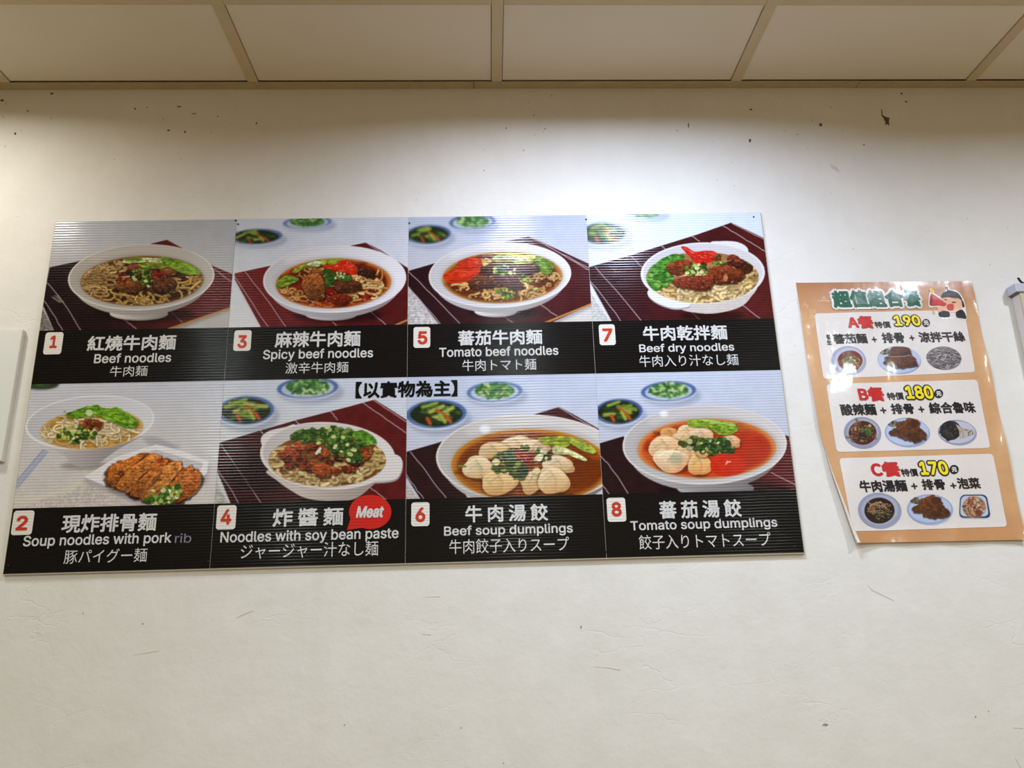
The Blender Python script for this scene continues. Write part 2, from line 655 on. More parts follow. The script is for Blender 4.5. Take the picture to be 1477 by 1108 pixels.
    def mat(s, pts, c1, c2=None, grad=None, strings=(), edge=None):
        s.fill([(x + 8, y + 16) for x, y in pts], (90, 85, 95), alpha=0.35, soft=5)
        s.fill(pts, c1, noise=0.13, nsc=40, stripes=(0.316, 0.949, 9.0, 0.20), grad=grad, col2=c2)
        for p in strings:
            q = spline(p, 4, False) if len(p) > 2 else np.array([np.array(p[0]) * (1 - t) + np.array(p[1]) * t for t in np.linspace(0, 1, 12)])
            q = q + np.array([[s.r.uniform(-2.5, 2.5), s.r.uniform(-1.5, 1.5)] for _ in q])
            s.line(q + [3, 3], 5, (30, 12, 14), 0.6)
            s.line(q, 4.6, (205, 190, 195), 0.85)
        if edge:
            (x0, y0), (x1, y1), w = edge
            s.line([(x0, y0), (x1, y1)], w, (178, 124, 62), smooth=False)
            s.line([(x0, y0 - w * 0.5), (x1, y1 - w * 0.5)], 3, (60, 20, 18), smooth=False)

    def side_plate(s, cx, cy, rx, ry, kind, blue=(84, 108, 160)):
        r = s.r
        s.ell(cx + rx * 0.10, cy + ry * 0.30, rx * 1.06, ry * 1.02, (120, 125, 150), alpha=0.45, soft=8)
        s.ell(cx, cy, rx, ry, (196, 200, 208), rot=-3)
        s.ell(cx, cy - ry * 0.07, rx * 0.985, ry * 0.91, blue, rot=-3)
        s.ell(cx, cy - ry * 0.02, rx * 0.84, ry * 0.77, (178, 188, 200), rot=-3)
        s.clip = s.mask_of(epts(cx, cy - ry * 0.05, rx * 0.86, ry * 0.80, -3), epts(cx, cy - ry * 0.45, rx * 0.62, ry * 0.60))
        if kind == 'cuc':
            s.ell(cx, cy - ry * 0.05, rx * 0.86, ry * 0.80, (34, 44, 26), noise=0.3)
            for i in range(15):
                a = r.uniform(0, 6.28)
                d = r.uniform(0.05, 0.8)
                x, y = cx + rx * 0.75 * d * math.cos(a), cy - ry * 0.15 + ry * 0.65 * d * math.sin(a)
                t = r.uniform(-0.8, 0.8)
                L = rx * r.uniform(0.16, 0.30)
                c = r.choice([(150, 168, 62), (120, 148, 50), (64, 96, 40), (170, 182, 84), (44, 66, 34)])
                s.line([(x - L * math.cos(t), y - L * 0.6 * math.sin(t)), (x + L * math.cos(t), y + L * 0.6 * math.sin(t))], ry * 0.30, c, edge=tuple(v * 0.55 for v in c), smooth=False)
            for dx, dy, L in ((0.02, -0.30, 0.24), (0.34, 0.10, 0.12), (-0.30, 0.22, 0.1)):
                s.line([(cx + rx * dx, cy + ry * dy), (cx + rx * (dx + L), cy + ry * (dy + 0.34))], ry * 0.24, (196, 88, 34), edge=(140, 50, 22), smooth=False)
            s.line([(cx + rx * 0.12, cy - ry * 0.05), (cx + rx * 0.28, cy + ry * 0.45)], ry * 0.26, (162, 176, 72), edge=(96, 122, 40), smooth=False)
            s.line([(cx - rx * 0.45, cy - ry * 0.50), (cx + rx * 0.02, cy - ry * 0.78)], ry * 0.24, (150, 166, 66), edge=(70, 100, 40), smooth=False)
        else:
            s.ell(cx, cy - ry * 0.16, rx * 0.70, ry * 0.66, (58, 104, 50), noise=0.3)
            for i in range(60):
                a = r.uniform(0, 6.28)
                d = math.sqrt(r.random())
                x, y = cx + rx * 0.66 * d * math.cos(a), cy - ry * 0.18 + ry * 0.66 * d * math.sin(a)
                c = r.choice([(70, 120, 56), (96, 148, 74), (44, 84, 40), (150, 184, 110), (196, 206, 150), (60, 110, 60)])
                t = r.uniform(-1.2, 1.2)
                L = rx * 0.07
                s.line([(x - L * math.cos(t), y - L * math.sin(t)), (x + L * math.cos(t), y + L * math.sin(t))], ry * 0.17, c, smooth=False)
        s.clip = None

    def bowl(s, c, soup, foot=None, body=None, tilt=-2.0, col=(208, 204, 202), inner=(176, 173, 172), shade=(150, 146, 148)):
        """c, soup: (cx, cy, rx, ry) of rim and filling"""
        cx, cy, rx, ry = c
        fx, fy, fr, fh = foot if foot else (cx, cy + ry, rx * 0.4, 40)
        s.ell(fx + rx * 0.10, fy + 6, fr * 1.7, fh * 1.1, (18, 8, 12), alpha=0.6, soft=9)
        if foot:
            s.ell(fx, fy, fr, fh, shade, grad=(fx - fr, 0, fx + fr, 0), col2=tuple(v * 0.72 for v in shade))
            s.ell(fx - 2, fy - 4, fr * 0.98, fh * 0.9, tuple(min(255, v * 1.2) for v in shade), grad=(fx - fr, 0, fx + fr, 0), col2=tuple(v * 0.78 for v in shade))
        bp = body if body else list(epts(cx, cy, rx, ry, tilt)[2:31]) + [(fx - fr * 0.92, fy - fh * 0.2), (fx, fy + fh * 0.10), (fx + fr * 0.92, fy - fh * 0.2)]
        if not body:
            low = epts(cx, cy + ry * 0.13, rx * 0.93, ry * 1.03, tilt)
            s.fill(low, tuple(v * 0.84 for v in col), grad=(cx - rx * 0.6, cy + ry * 0.2, cx + rx * 0.6, cy + ry * 1.1), col2=tuple(v * 0.80 for v in shade))
        else:
            s.fill(bp, col, smooth=True, grad=(cx, cy + ry * 0.6, fx + fr * 0.3, fy + fh), col2=shade)
        s.ell(cx, cy, rx, ry, col, rot=tilt, grad=(cx - rx, cy, cx + rx, cy), col2=tuple(min(255, v * 1.04) for v in col))
        s.ell(cx, cy - 2, rx * 0.975, ry * 0.965, inner, rot=tilt, grad=(cx - rx * 0.9, cy - ry * 0.2, cx + rx * 0.7, cy + ry * 0.3), col2=tuple(min(255, v * 1.14) for v in inner))
        s.ell(cx, cy - ry * 0.62, rx * 0.70, ry * 0.30, tuple(min(255, v * 1.12) for v in inner), alpha=0.6, rot=tilt, soft=9)
        sx, sy, srx, sry = soup
        s.ell(sx, sy - sry * 0.04, srx * 1.06, sry * 1.08, tuple(v * 0.9 for v in inner), alpha=0.5, soft=7)

    def soup(s, soup, c1, rimc, rot=-2.0, noise=0.35):
        sx, sy, srx, sry = soup
        s.ell(sx, sy, srx * 1.01, sry * 1.015, rimc, rot=rot, soft=3)
        s.ell(sx, sy + sry * 0.02, srx * 0.94, sry * 0.93, c1, rot=rot, soft=7, noise=noise, nsc=30)
        s.clip = boxblur(s.mask_of(epts(sx, sy, srx, sry, rot)), 1)
        r = s.r
        for i in range(34):
            a, d = r.uniform(0, 6.28), math.sqrt(r.random())
            x, y = sx + srx * d * math.cos(a), sy + sry * d * math.sin(a)
            k_ = r.choice([0.45, 0.6, 0.75, 1.25, 1.5])
            s.ell(x, y, r.uniform(20, 60), r.uniform(5, 16), np.minimum(np.array(c1, float) * k_, 255), alpha=0.4, rot=r.uniform(-25, 25), soft=2)

    def gloss(s, cx, cy, rx, ry, n, c=(255, 232, 196)):
        """wet highlights and small dark gaps over the food"""
        r = s.r
        for i in range(n):
            a, d = r.uniform(0, 6.28), math.sqrt(r.random())
            x, y = cx + rx * d * math.cos(a), cy + ry * d * math.sin(a)
            L, t = r.uniform(2, 9), r.uniform(-0.6, 0.6)
            q = [(x - L * math.cos(t), y - L * math.sin(t)), (x + L * math.cos(t), y + L * math.sin(t))]
            if i % 2:
                s.line(q, r.uniform(2.5, 5), c, r.uniform(0.2, 0.6), smooth=False, soft=2.5)
            else:
                s.line(q, r.uniform(4, 8), (30, 12, 6), r.uniform(0.2, 0.5), smooth=False, soft=4)

    def noodles(s, cx, cy, rx, ry, n, cols, w=11, length=90, dark=(60, 32, 14), curl=1.0, flat=0.55):
        r = s.r
        for i in range(n):
            a, d = r.uniform(0, 6.28), math.sqrt(r.random())
            x, y = cx + rx * d * math.cos(a), cy + ry * d * math.sin(a)
            t = r.uniform(0, 6.28)
            k_ = r.uniform(-1, 1) * 0.75 * curl
            L = length * r.uniform(0.6, 1.3)
            m = 8
            pts = []
            for j in range(m):
                pts.append((x, y))
                x += L / m * math.cos(t)
                y += L / m * math.sin(t) * flat
                t += k_ + r.uniform(-0.25, 0.25)
            c = np.array(r.choice(cols), float) * r.uniform(0.85, 1.08)
            ww = w * r.uniform(0.9, 1.3)
            s.line(np.array(pts) + [1, 4], ww + 4, dark, 0.42, soft=5)
            s.line(pts, ww, np.minimum(c * 1.04, 255), edge=c * 0.72, soft=2)

    def meat(s, pts, c, hl=1.35, grain=10.0, sh=True):
        p = s.rough(spline(pts, 3), 0.022)
        mx = p.mean(0)
        if sh:
            s.fill(mx + (p - mx) * 1.05 + [2, 6], (24, 10, 6), alpha=0.65, soft=2)
        lo, hi = p[:, 1].min(), p[:, 1].max()
        s.fill(p, np.minimum(np.array(c, float) * hl, 255), noise=0.55, nsc=grain, grad=(mx[0] - 10, lo, mx[0] + 8, hi), col2=np.array(c, float) * 0.72)
        r = s.r
        t0 = r.uniform(-0.5, 0.5)
        for i in range(max(4, int(np.ptp(p[:, 0]) / 9))):
            x, y = mx + (p[r.randrange(len(p))] - mx) * r.uniform(0.1, 0.85)
            L = r.uniform(5, 16)
            s.line([(x - L, y - L * t0), (x + L, y + L * t0)], r.uniform(2.5, 5), np.minimum(np.array(c) * r.choice([0.45, 0.6, 0.7, 1.5, 1.8]) + [6, 2, 0], 255), 0.5, soft=2.5)

    def rough(s, p, amt):
        """ragged outline: points pushed in and out by a share of the shape's size"""
        p = np.asarray(p, float)
        c = p.mean(0)
        z = math.sqrt(max(np.ptp(p[:, 0]) * np.ptp(p[:, 1]), 1))
        return np.array([q + (q - c) / (np.linalg.norm(q - c) + 1e-6) * s.r.gauss(0, amt * z) for q in p])

    def leaf(s, pts, c, veins=3, vein=None, noise=0.3):
        p = s.rough(spline(pts, 4), 0.018)
        mx = p.mean(0)
        c = np.asarray(c, float)
        s.fill(p + [2, 5], (20, 26, 8), alpha=0.45, soft=2)
        c = leafy(c)
        s.fill(p, c, noise=noise * 1.5, nsc=18)
        r = s.r
        m = s.mask_of(p)
        old = s.clip
        s.clip = m if old is None else np.minimum(m, old)
        for i in range(veins * 5):
            a = mx + (p[r.randrange(len(p))] - mx) * r.uniform(0.1, 1.0)
            t, L = r.uniform(-0.6, 0.5), r.uniform(10, 30)
            q = [(a[0] - L * math.cos(t), a[1] - L * 0.7 * math.sin(t)), (a[0], a[1] + r.uniform(-5, 5)), (a[0] + L * math.cos(t), a[1] + L * 0.7 * math.sin(t))]
            k_ = r.choice([0.5, 0.62, 0.75, 1.18, 1.32, 1.45])
            s.line(q, r.uniform(3, 9), np.minimum(c * k_ + (6 if k_ > 1 else 0), 255), 0.5, soft=4)
        s.clip = old

    def bits(s, cx, cy, rx, ry, n, cols, size=8, rot=0.0):
        r = s.r
        ca, sa = math.cos(math.radians(rot)), math.sin(math.radians(rot))
        for i in range(n):
            a, d = r.uniform(0, 6.28), r.random() ** 0.6
            u, v = rx * d * math.cos(a), ry * d * math.sin(a)
            x, y = cx + u * ca - v * sa, cy + u * sa + v * ca
            z = size * r.uniform(0.6, 1.3)
            c = leafy(r.choice(cols))
            s.ell(x + 1, y + 3, z * 1.15, z * 0.9, c * 0.35, alpha=0.55)
            s.ell(x, y, z, z * r.uniform(0.55, 0.95), c * r.uniform(0.85, 1.1), rot=r.uniform(-60, 60))

    def rings(s, spots, z=15):
        for x, y in spots:
            zz = z * s.r.uniform(0.65, 1.1)
            t = s.r.uniform(-50, 50)
            s.ell(x + 1, y + 4, zz * 1.1, zz * 0.85, (40, 50, 20), alpha=0.5, soft=1)
            s.ell(x, y, zz, zz * s.r.uniform(0.6, 0.85), s.r.choice([(206, 208, 146), (196, 200, 128), (178, 188, 104)]), rot=t, noise=0.12, nsc=9)
            s.ell(x + zz * 0.1, y - zz * 0.05, zz * 0.5, zz * 0.34, (168, 184, 104), rot=t, alpha=0.5)

    def dumpling(s, x, y, rx, ry, rot=0.0, c=(222, 200, 164), broth=(170, 110, 50), green=0.0):
        r = s.r
        s.ell(x + 4, y + 9, rx * 1.05, ry * 1.05, tuple(v * 0.35 for v in broth), alpha=0.6, rot=rot, soft=4)
        n = 14
        pts = []
        for i in range(n):
            a = 2 * math.pi * i / n
            q = 1 + 0.10 * math.sin(3 * a + x) + r.uniform(-0.05, 0.05)
            pts.append((rx * q * math.cos(a), ry * q * math.sin(a)))
        ca, sa = math.cos(math.radians(rot)), math.sin(math.radians(rot))
        pts = [(x + u * ca - v * sa, y + u * sa + v * ca) for u, v in pts]
        s.fill(pts, c, smooth=True, noise=0.08, nsc=26, grad=(x - rx * 0.2, y - ry * 0.3, x + rx * 0.25, y + ry * 1.15), col2=np.array(c) * 0.45 + np.array(broth) * 0.55)
        if green:
            s.ell(x + rx * 0.25, y - ry * 0.1, rx * 0.4, ry * 0.45, (150, 160, 120), alpha=green, soft=6)
        # a second fold of skin laid over, and the crease where they meet
        sg = 1 if math.cos(x) > 0 else -1
        q = [(x - sg * rx * 0.15, y - ry * 0.95), (x + sg * rx * 0.55, y - ry * 0.72), (x + sg * rx * 0.92, y - ry * 0.05), (x + sg * rx * 0.55, y + ry * 0.62), (x + sg * rx * 0.18, y + ry * 0.80), (x + sg * rx * 0.22, y), (x - sg * rx * 0.02, y - ry * 0.45)]
        s.fill(np.array(q) + [-3 * sg, 5], np.array(c) * 0.70, smooth=True, soft=2, alpha=0.6)
        s.fill(q, np.minimum(np.array(c) * 1.05, 255), smooth=True, soft=1, noise=0.07, nsc=24, grad=(x, y - ry * 0.6, x + sg * rx * 0.2, y + ry), col2=np.array(c) * 0.62 + np.array(broth) * 0.36)
        s.line([(x - rx * 0.75, y - ry * 0.35), (x - rx * 0.2, y - ry * 0.82), (x + rx * 0.45, y - ry * 0.75)], rx * 0.10, np.minimum(np.array(c) * 1.12, 255), 0.7, soft=5)
        s.line([(x - sg * rx * 0.6, y + ry * 0.1), (x - sg * rx * 0.25, y - ry * 0.2), (x + sg * rx * 0.1, y - ry * 0.5)], rx * 0.06, np.array(c) * 0.74, 0.6, soft=5)

    def colors(s):
        """linear colours on the (h/k + 1) x (w/k + 1) vertices"""
        k = s.k
        a = boxblur(s.a, 1) if k > 1 else s.a
        g = a.mean(-1, keepdims=True)
        a = ((g + 0.93 * (a - g)) * 0.97 - 120) * 1.06 + 120
        p = np.pad(a, ((1, 1), (1, 1), (0, 0)), mode='edge')
        v = (p[:-1, :-1] + p[1:, :-1] + p[:-1, 1:] + p[1:, 1:]) / 4
        return lin(np.clip(v[::k, ::k], 0, 255))


# ------------------------------------------------------------------ the menu board: frame of reference
BT = 0.006                                        # thickness of the fluted plastic board
BW, BH = 1.6330, 0.7850
BROT = math.radians(0.361)
tlx, tlz = [float(v) for v in to_wall(80, 320, -BT)]
UX, UZ = math.cos(BROT), math.sin(BROT)


def uv_of(px, py, depth=-BT):
    x, z = to_wall(px, py, depth)
    dx, dz = x - tlx, z - tlz
    return dx * UX + dz * UZ, dx * UZ - dz * UX


def px_of_board(u_mm, v_mm, u0=0.0, v0=0.0):
    u, v = u0 + u_mm / 1000.0, v0 + v_mm / 1000.0
    return to_px(tlx + u * UX + v * UZ, tlz + u * UZ - v * UX, -BT)


def print_mat(name, col=None, flute=0.0, rough=0.17, spec=0.22, coat=0.0, crease=0.0):
    """ink on glossy plastic; flute: relief of the board's horizontal channels; crease: relief of a warped film"""
    k = NT(name)
    tc = k.n('ShaderNodeTexCoord')
    co = tc.outputs['Object']
    sep = k.n('ShaderNodeSeparateXYZ')
    k.l(co, sep.inputs[0])
    nz = k.n('ShaderNodeTexNoise', Scale=160.0, Detail=2.0)
    k.l(co, nz.inputs['Vector'])
    if col is None:
        at = k.n('ShaderNodeAttribute')
        at.attribute_name = 'Col'
        base = at.outputs['Color']
    else:
        v = lin(col)
        base = k.mix(nz.outputs[0], tuple(float(x) * 0.95 for x in v) + (1,), tuple(min(1.0, float(x) * 1.05) for x in v) + (1,))
    k.l(base, k.b.inputs['Base Color'])
    k.b.inputs['Specular IOR Level'].default_value = spec
    if flute:
        lowf = k.n('ShaderNodeTexNoise', Scale=5.0, Detail=2.0)
        k.l(co, lowf.inputs['Vector'])
        z = k.mth('MULTIPLY_ADD', lowf.outputs[0], 0.004, sep.outputs[2])
        sn = k.mth('SINE', k.mth('MULTIPLY', z, 2 * math.pi / 0.0062))
        bp = k.n('ShaderNodeBump')
        bp.inputs['Strength'].default_value = 1.0
        bp.inputs['Distance'].default_value = flute
        k.l(sn, bp.inputs['Height'])
        wv = k.n('ShaderNodeTexNoise', Scale=9.0, Detail=2.0)
        k.l(co, wv.inputs['Vector'])
        bp2 = k.n('ShaderNodeBump')
        bp2.inputs['Strength'].default_value = 1.0
        bp2.inputs['Distance'].default_value = 0.0008
        k.l(wv.outputs[0], bp2.inputs['Height'])
        k.l(bp2.outputs[0], bp.inputs['Normal'])
        k.l(bp.outputs[0], k.b.inputs['Normal'])
        rr = k.mth('MULTIPLY_ADD', nz.outputs[0], 0.10, rough - 0.05)
        k.l(rr, k.b.inputs['Roughness'])
    else:
        k.b.inputs['Roughness'].default_value = rough
    if crease:
        mp = k.n('ShaderNodeMapping')
        mp.inputs['Scale'].default_value = (13.0, 1.0, 9.0)
        k.l(co, mp.inputs[0])
        w1 = k.n('ShaderNodeTexNoise', Scale=1.0, Detail=3.0, Roughness=0.5)
        k.l(mp.outputs[0], w1.inputs['Vector'])
        bp = k.n('ShaderNodeBump')
        bp.inputs['Strength'].default_value = 1.0
        bp.inputs['Distance'].default_value = crease
        k.l(w1.outputs[0], bp.inputs['Height'])
        k.l(bp.outputs[0], k.b.inputs['Normal'])
    if coat:
        k.b.inputs['Coat Weight'].default_value = coat
        k.b.inputs['Coat Roughness'].default_value = 0.11
        k.b.inputs['Coat IOR'].default_value = 1.5
        if crease:
            k.l(bp.outputs[0], k.b.inputs['Coat Normal'])
    return k.m


FL = 0.00012
M_PHOTO = print_mat('printed_photo', None, FL)
M_BLACK = print_mat('printed_black', (17, 15, 15), FL)
M_WHITE = print_mat('printed_white', (206, 205, 203), FL)
M_GREY = print_mat('printed_grey', (120, 120, 132), FL)
M_RED = print_mat('printed_red', (196, 40, 32), FL)
M_BADGE = print_mat('printed_badge_white', (222, 216, 208), FL)
M_DIGIT = print_mat('printed_badge_red', (190, 62, 40), FL)
M_INK = print_mat('printed_ink_black', (14, 14, 18), FL)
M_BODY = plain_mat('pale_plastic_edge', (176, 168, 152), 0.5, 0.12, 60.0)
M_NAIL = plain_mat('dark_nail', (46, 42, 38), 0.45, 0.2, 300.0, 0.5, 0.6)

# ------------------------------------------------------------------ lettering
FONTS = {}


def font(name):
    if name not in FONTS:
        try:
            FONTS[name] = bpy.data.fonts.load(bpy.utils.system_resource('DATAFILES', path='fonts') + '/' + name)
        except Exception:
            FONTS[name] = None                    # the built-in font falls back on the same glyphs
    return FONTS[name]


CJK, LATIN = 'Noto Sans CJK Regular.woff2', 'Inter.woff2'
_tcache = {}


_thick = {}


def edges_once(faces):
    """border edges of a triangulation"""
    cnt = {}
    for q in faces:
        for i in range(len(q)):
            e = (q[i], q[i - 1]) if q[i] < q[i - 1] else (q[i - 1], q[i])
            cnt[e] = cnt.get(e, 0) + 1
    return [e for e, c in cnt.items() if c == 1]


def even_odd(C, A, B):
    par = np.zeros(len(C), bool)
    for (x1, y1), (x2, y2) in zip(A, B):
        if y1 != y2:
            par ^= ((y1 > C[:, 1]) != (y2 > C[:, 1])) & (C[:, 0] < (x2 - x1) * (C[:, 1] - y1) / (y2 - y1) + x1)
    return par


def thicken(key, bold):
    """union of the outline shifted all round by `bold`, letter by letter: one clean flat shape"""
    if (key, bold) in _thick:
        return _thick[(key, bold)]
    P, F = _tcache[key]
    n = 6 if bold < 0.012 else (8 if bold < 0.03 else 12)
    S = np.array([(bold * math.cos(2 * math.pi * (i + 0.5) / n), bold * math.sin(2 * math.pi * (i + 0.5) / n)) for i in range(n)])
    if bold > 0.035:
        S = np.concatenate([S, S * 0.5, [(0.0, 0.0)]])
    # letters: faces whose x-ranges meet
    iv = sorted((min(P[i][0] for i in f), max(P[i][0] for i in f), k) for k, f in enumerate(F))
    groups, end = [], -1e9
    for x0, x1, k in iv:
        if x0 > end + 2.05 * bold:
            groups.append([])
        groups[-1].append(F[k])
        end = max(end, x1) if len(groups[-1]) > 1 else x1
    VV, TT = [], []
    for G in groups:
        ids = sorted({i for f in G for i in f})
        loc = {g: i for i, g in enumerate(ids)}
        p = P[ids]
        g = [tuple(loc[i] for i in f) for f in G]
        be = edges_once(g)
        A, B = p[[e[0] for e in be]], p[[e[1] for e in be]]
        V, E = [], []
        for i, sh in enumerate(S):
            E += [(a + i * len(p), b + i * len(p)) for a, b in be]
            V += [Vector((x + sh[0], y + sh[1])) for x, y in p]
        r = delaunay_2d_cdt(V, E, [], 0, 1e-6)
        W = np.array([(v.x, v.y) for v in r[0]])
        T3 = np.array([q for q in r[2]])
        C3 = W[T3].mean(1)
        keep = np.zeros(len(C3), bool)
        for sh in S:
            rest = np.flatnonzero(~keep)
            if len(rest):
                keep[rest] = even_odd(C3[rest] - sh, A, B)
        kept = [tuple(int(i) for i in q) for q in T3[keep]]
        be = edges_once(kept)
        used = {v: i for i, v in enumerate(sorted({v for e in be for v in e}))}
        A, B = W[[e[0] for e in be]], W[[e[1] for e in be]]
        r = delaunay_2d_cdt([Vector(W[v]) for v in used], [(used[a], used[b]) for a, b in be], [], 0, 1e-7)
        W2 = np.array([(v.x, v.y) for v in r[0]])
        T2 = np.array([q for q in r[2]])
        T2 = T2[even_odd(W2[T2].mean(1), A, B)]
        o = sum(len(v) for v in VV)
        VV.append(W2)
        TT += [tuple(int(i) + o for i in q) for q in T2]
    _thick[(key, bold)] = (np.concatenate(VV), TT)
    return _thick[(key, bold)]


def text_mesh(body, fnt, bold=0.0, spacing=1.0, shear=0.0, res=3):
    """flat outlines of the words: (n,2) points scaled to the unit box (v downwards), faces.
    bold: the stroke is thickened by this share of the letter height"""
    key = (body, fnt, spacing, shear)
    if key not in _tcache:
        cu = bpy.data.curves.new('words', 'FONT')
        f = font(fnt)
        if f:
            cu.font = f
        cu.body = body
        cu.size = 1.0
        cu.resolution_u = res
        cu.space_character = spacing
        cu.shear = shear
        cu.fill_mode = 'FRONT'
        o = bpy.data.objects.new('words', cu)
        COL.objects.link(o)
        dg = bpy.context.evaluated_depsgraph_get()
        me = bpy.data.meshes.new_from_object(o.evaluated_get(dg))
        P = np.array([(v.co.x, v.co.y) for v in me.vertices])
        F = [tuple(p.vertices) for p in me.polygons]
        bpy.data.objects.remove(o)
        bpy.data.curves.remove(cu)
        bpy.data.meshes.remove(me)
        _tcache[key] = (P, F)
    P, F = _tcache[key]
    mn, mx = P.min(0) - bold, P.max(0) + bold
    if bold:
        P, F = thicken(key, bold)
    Q = (P - mn) / (mx - mn)
    Q[:, 1] = 1 - Q[:, 1]
    return Q, F, mn, mx

# ------------------------------------------------------------------ the eight printed dishes
# each: label, view origin and magnification, drawing
GREEN = [(70, 120, 50), (98, 150, 62), (44, 84, 38), (150, 184, 90)]
NOOD = [(205, 168, 104), (216, 182, 122), (188, 148, 86)]


def dish1(c):
    c.cloth((176, 180, 190), (186, 178, 172))
    c.mat([(50, 365), (225, 328), (640, 228), (770, 196), (860, 245), (1060, 360), (1200, 418), (1200, 600), (760, 760), (80, 760), (5, 590)], (36, 20, 26), (98, 28, 28), (380, 600, 860, 560),
          [[(30, 455), (140, 590), (245, 760)], [(15, 570), (70, 650), (132, 760)], [(770, 615), (840, 680), (880, 720)], [(500, 680), (590, 750)], [(1060, 375), (1200, 480)]], ((755, 752), (1180, 606), 15))
    c.fill([(-10, 590), (80, 760), (-10, 760)], (122, 116, 112), noise=0.5, nsc=6)
    for i in range(8):
        c.line([(60 + 6 * i, 540 + c.r.uniform(-8, 8)), (110 + 4 * i, 580 + c.r.uniform(-8, 8))], 3, (170, 176, 150), 0.7)
    S = (617, 448, 374, 150)
    c.bowl((612, 426, 451, 203), S, (598, 650, 180, 42), tilt=-2.5, col=(205, 199, 192), inner=(166, 160, 154), shade=(178, 170, 166))
    c.soup(S, (58, 30, 14), (120, 78, 36))
    c.noodles(360, 440, 110, 100, 46, [(178, 142, 84), (190, 154, 92), (160, 122, 66)], 13, 120, curl=1.2)
    c.noodles(560, 555, 260, 40, 40, [(196, 158, 86), (180, 140, 74)], 13, 140)
    c.noodles(890, 490, 90, 80, 22, [(206, 160, 80), (190, 140, 64)], 13, 130, curl=0.5)
    c.bits(620, 440, 210, 85, 170, [(58, 34, 22), (84, 50, 28), (40, 26, 18), (110, 66, 34)], 15)
    c.noodles(345, 440, 95, 95, 40, [(188, 152, 92), (200, 164, 100), (170, 132, 74)], 15, 130, curl=0.9)
    c.noodles(470, 360, 60, 40, 12, [(188, 152, 92)], 14, 90, curl=0.6)
    c.meat([(450, 470), (530, 440), (620, 450), (640, 490), (560, 520), (480, 510)], (104, 60, 28))
    c.meat([(690, 440), (780, 430), (830, 460), (790, 510), (700, 510)], (88, 50, 28))
    c.meat([(530, 355), (610, 340), (650, 370), (590, 395), (540, 385)], (104, 56, 36))
    c.meat([(720, 370), (800, 360), (830, 400), (770, 420)], (120, 74, 34))
    c.leaf([(505, 320), (600, 305), (770, 312), (770, 335), (640, 335), (520, 340)], (196, 204, 140), 3)
    c.leaf([(590, 345), (700, 335), (790, 350), (740, 372), (640, 372)], (110, 146, 62), 3)
    c.leaf([(720, 300), (800, 305), (900, 330), (975, 385), (960, 408), (880, 405), (800, 370), (740, 330)], (104, 160, 50), 5)
    c.leaf([(500, 315), (580, 302), (620, 312), (560, 330)], (98, 150, 60), 1)
    c.bits(700, 410, 70, 22, 26, [(150, 34, 34), (170, 46, 40)], 9)
    c.bits(490, 430, 30, 26, 10, [(150, 36, 32)], 9)
    c.bits(620, 400, 60, 30, 22, GREEN, 12)
    c.bits(650, 460, 40, 30, 14, GREEN, 12)
    c.rings([(565, 428), (655, 480), (640, 450), (575, 440)], 15)
    c.gloss(620, 450, 350, 140, 190)
    c.clip = None


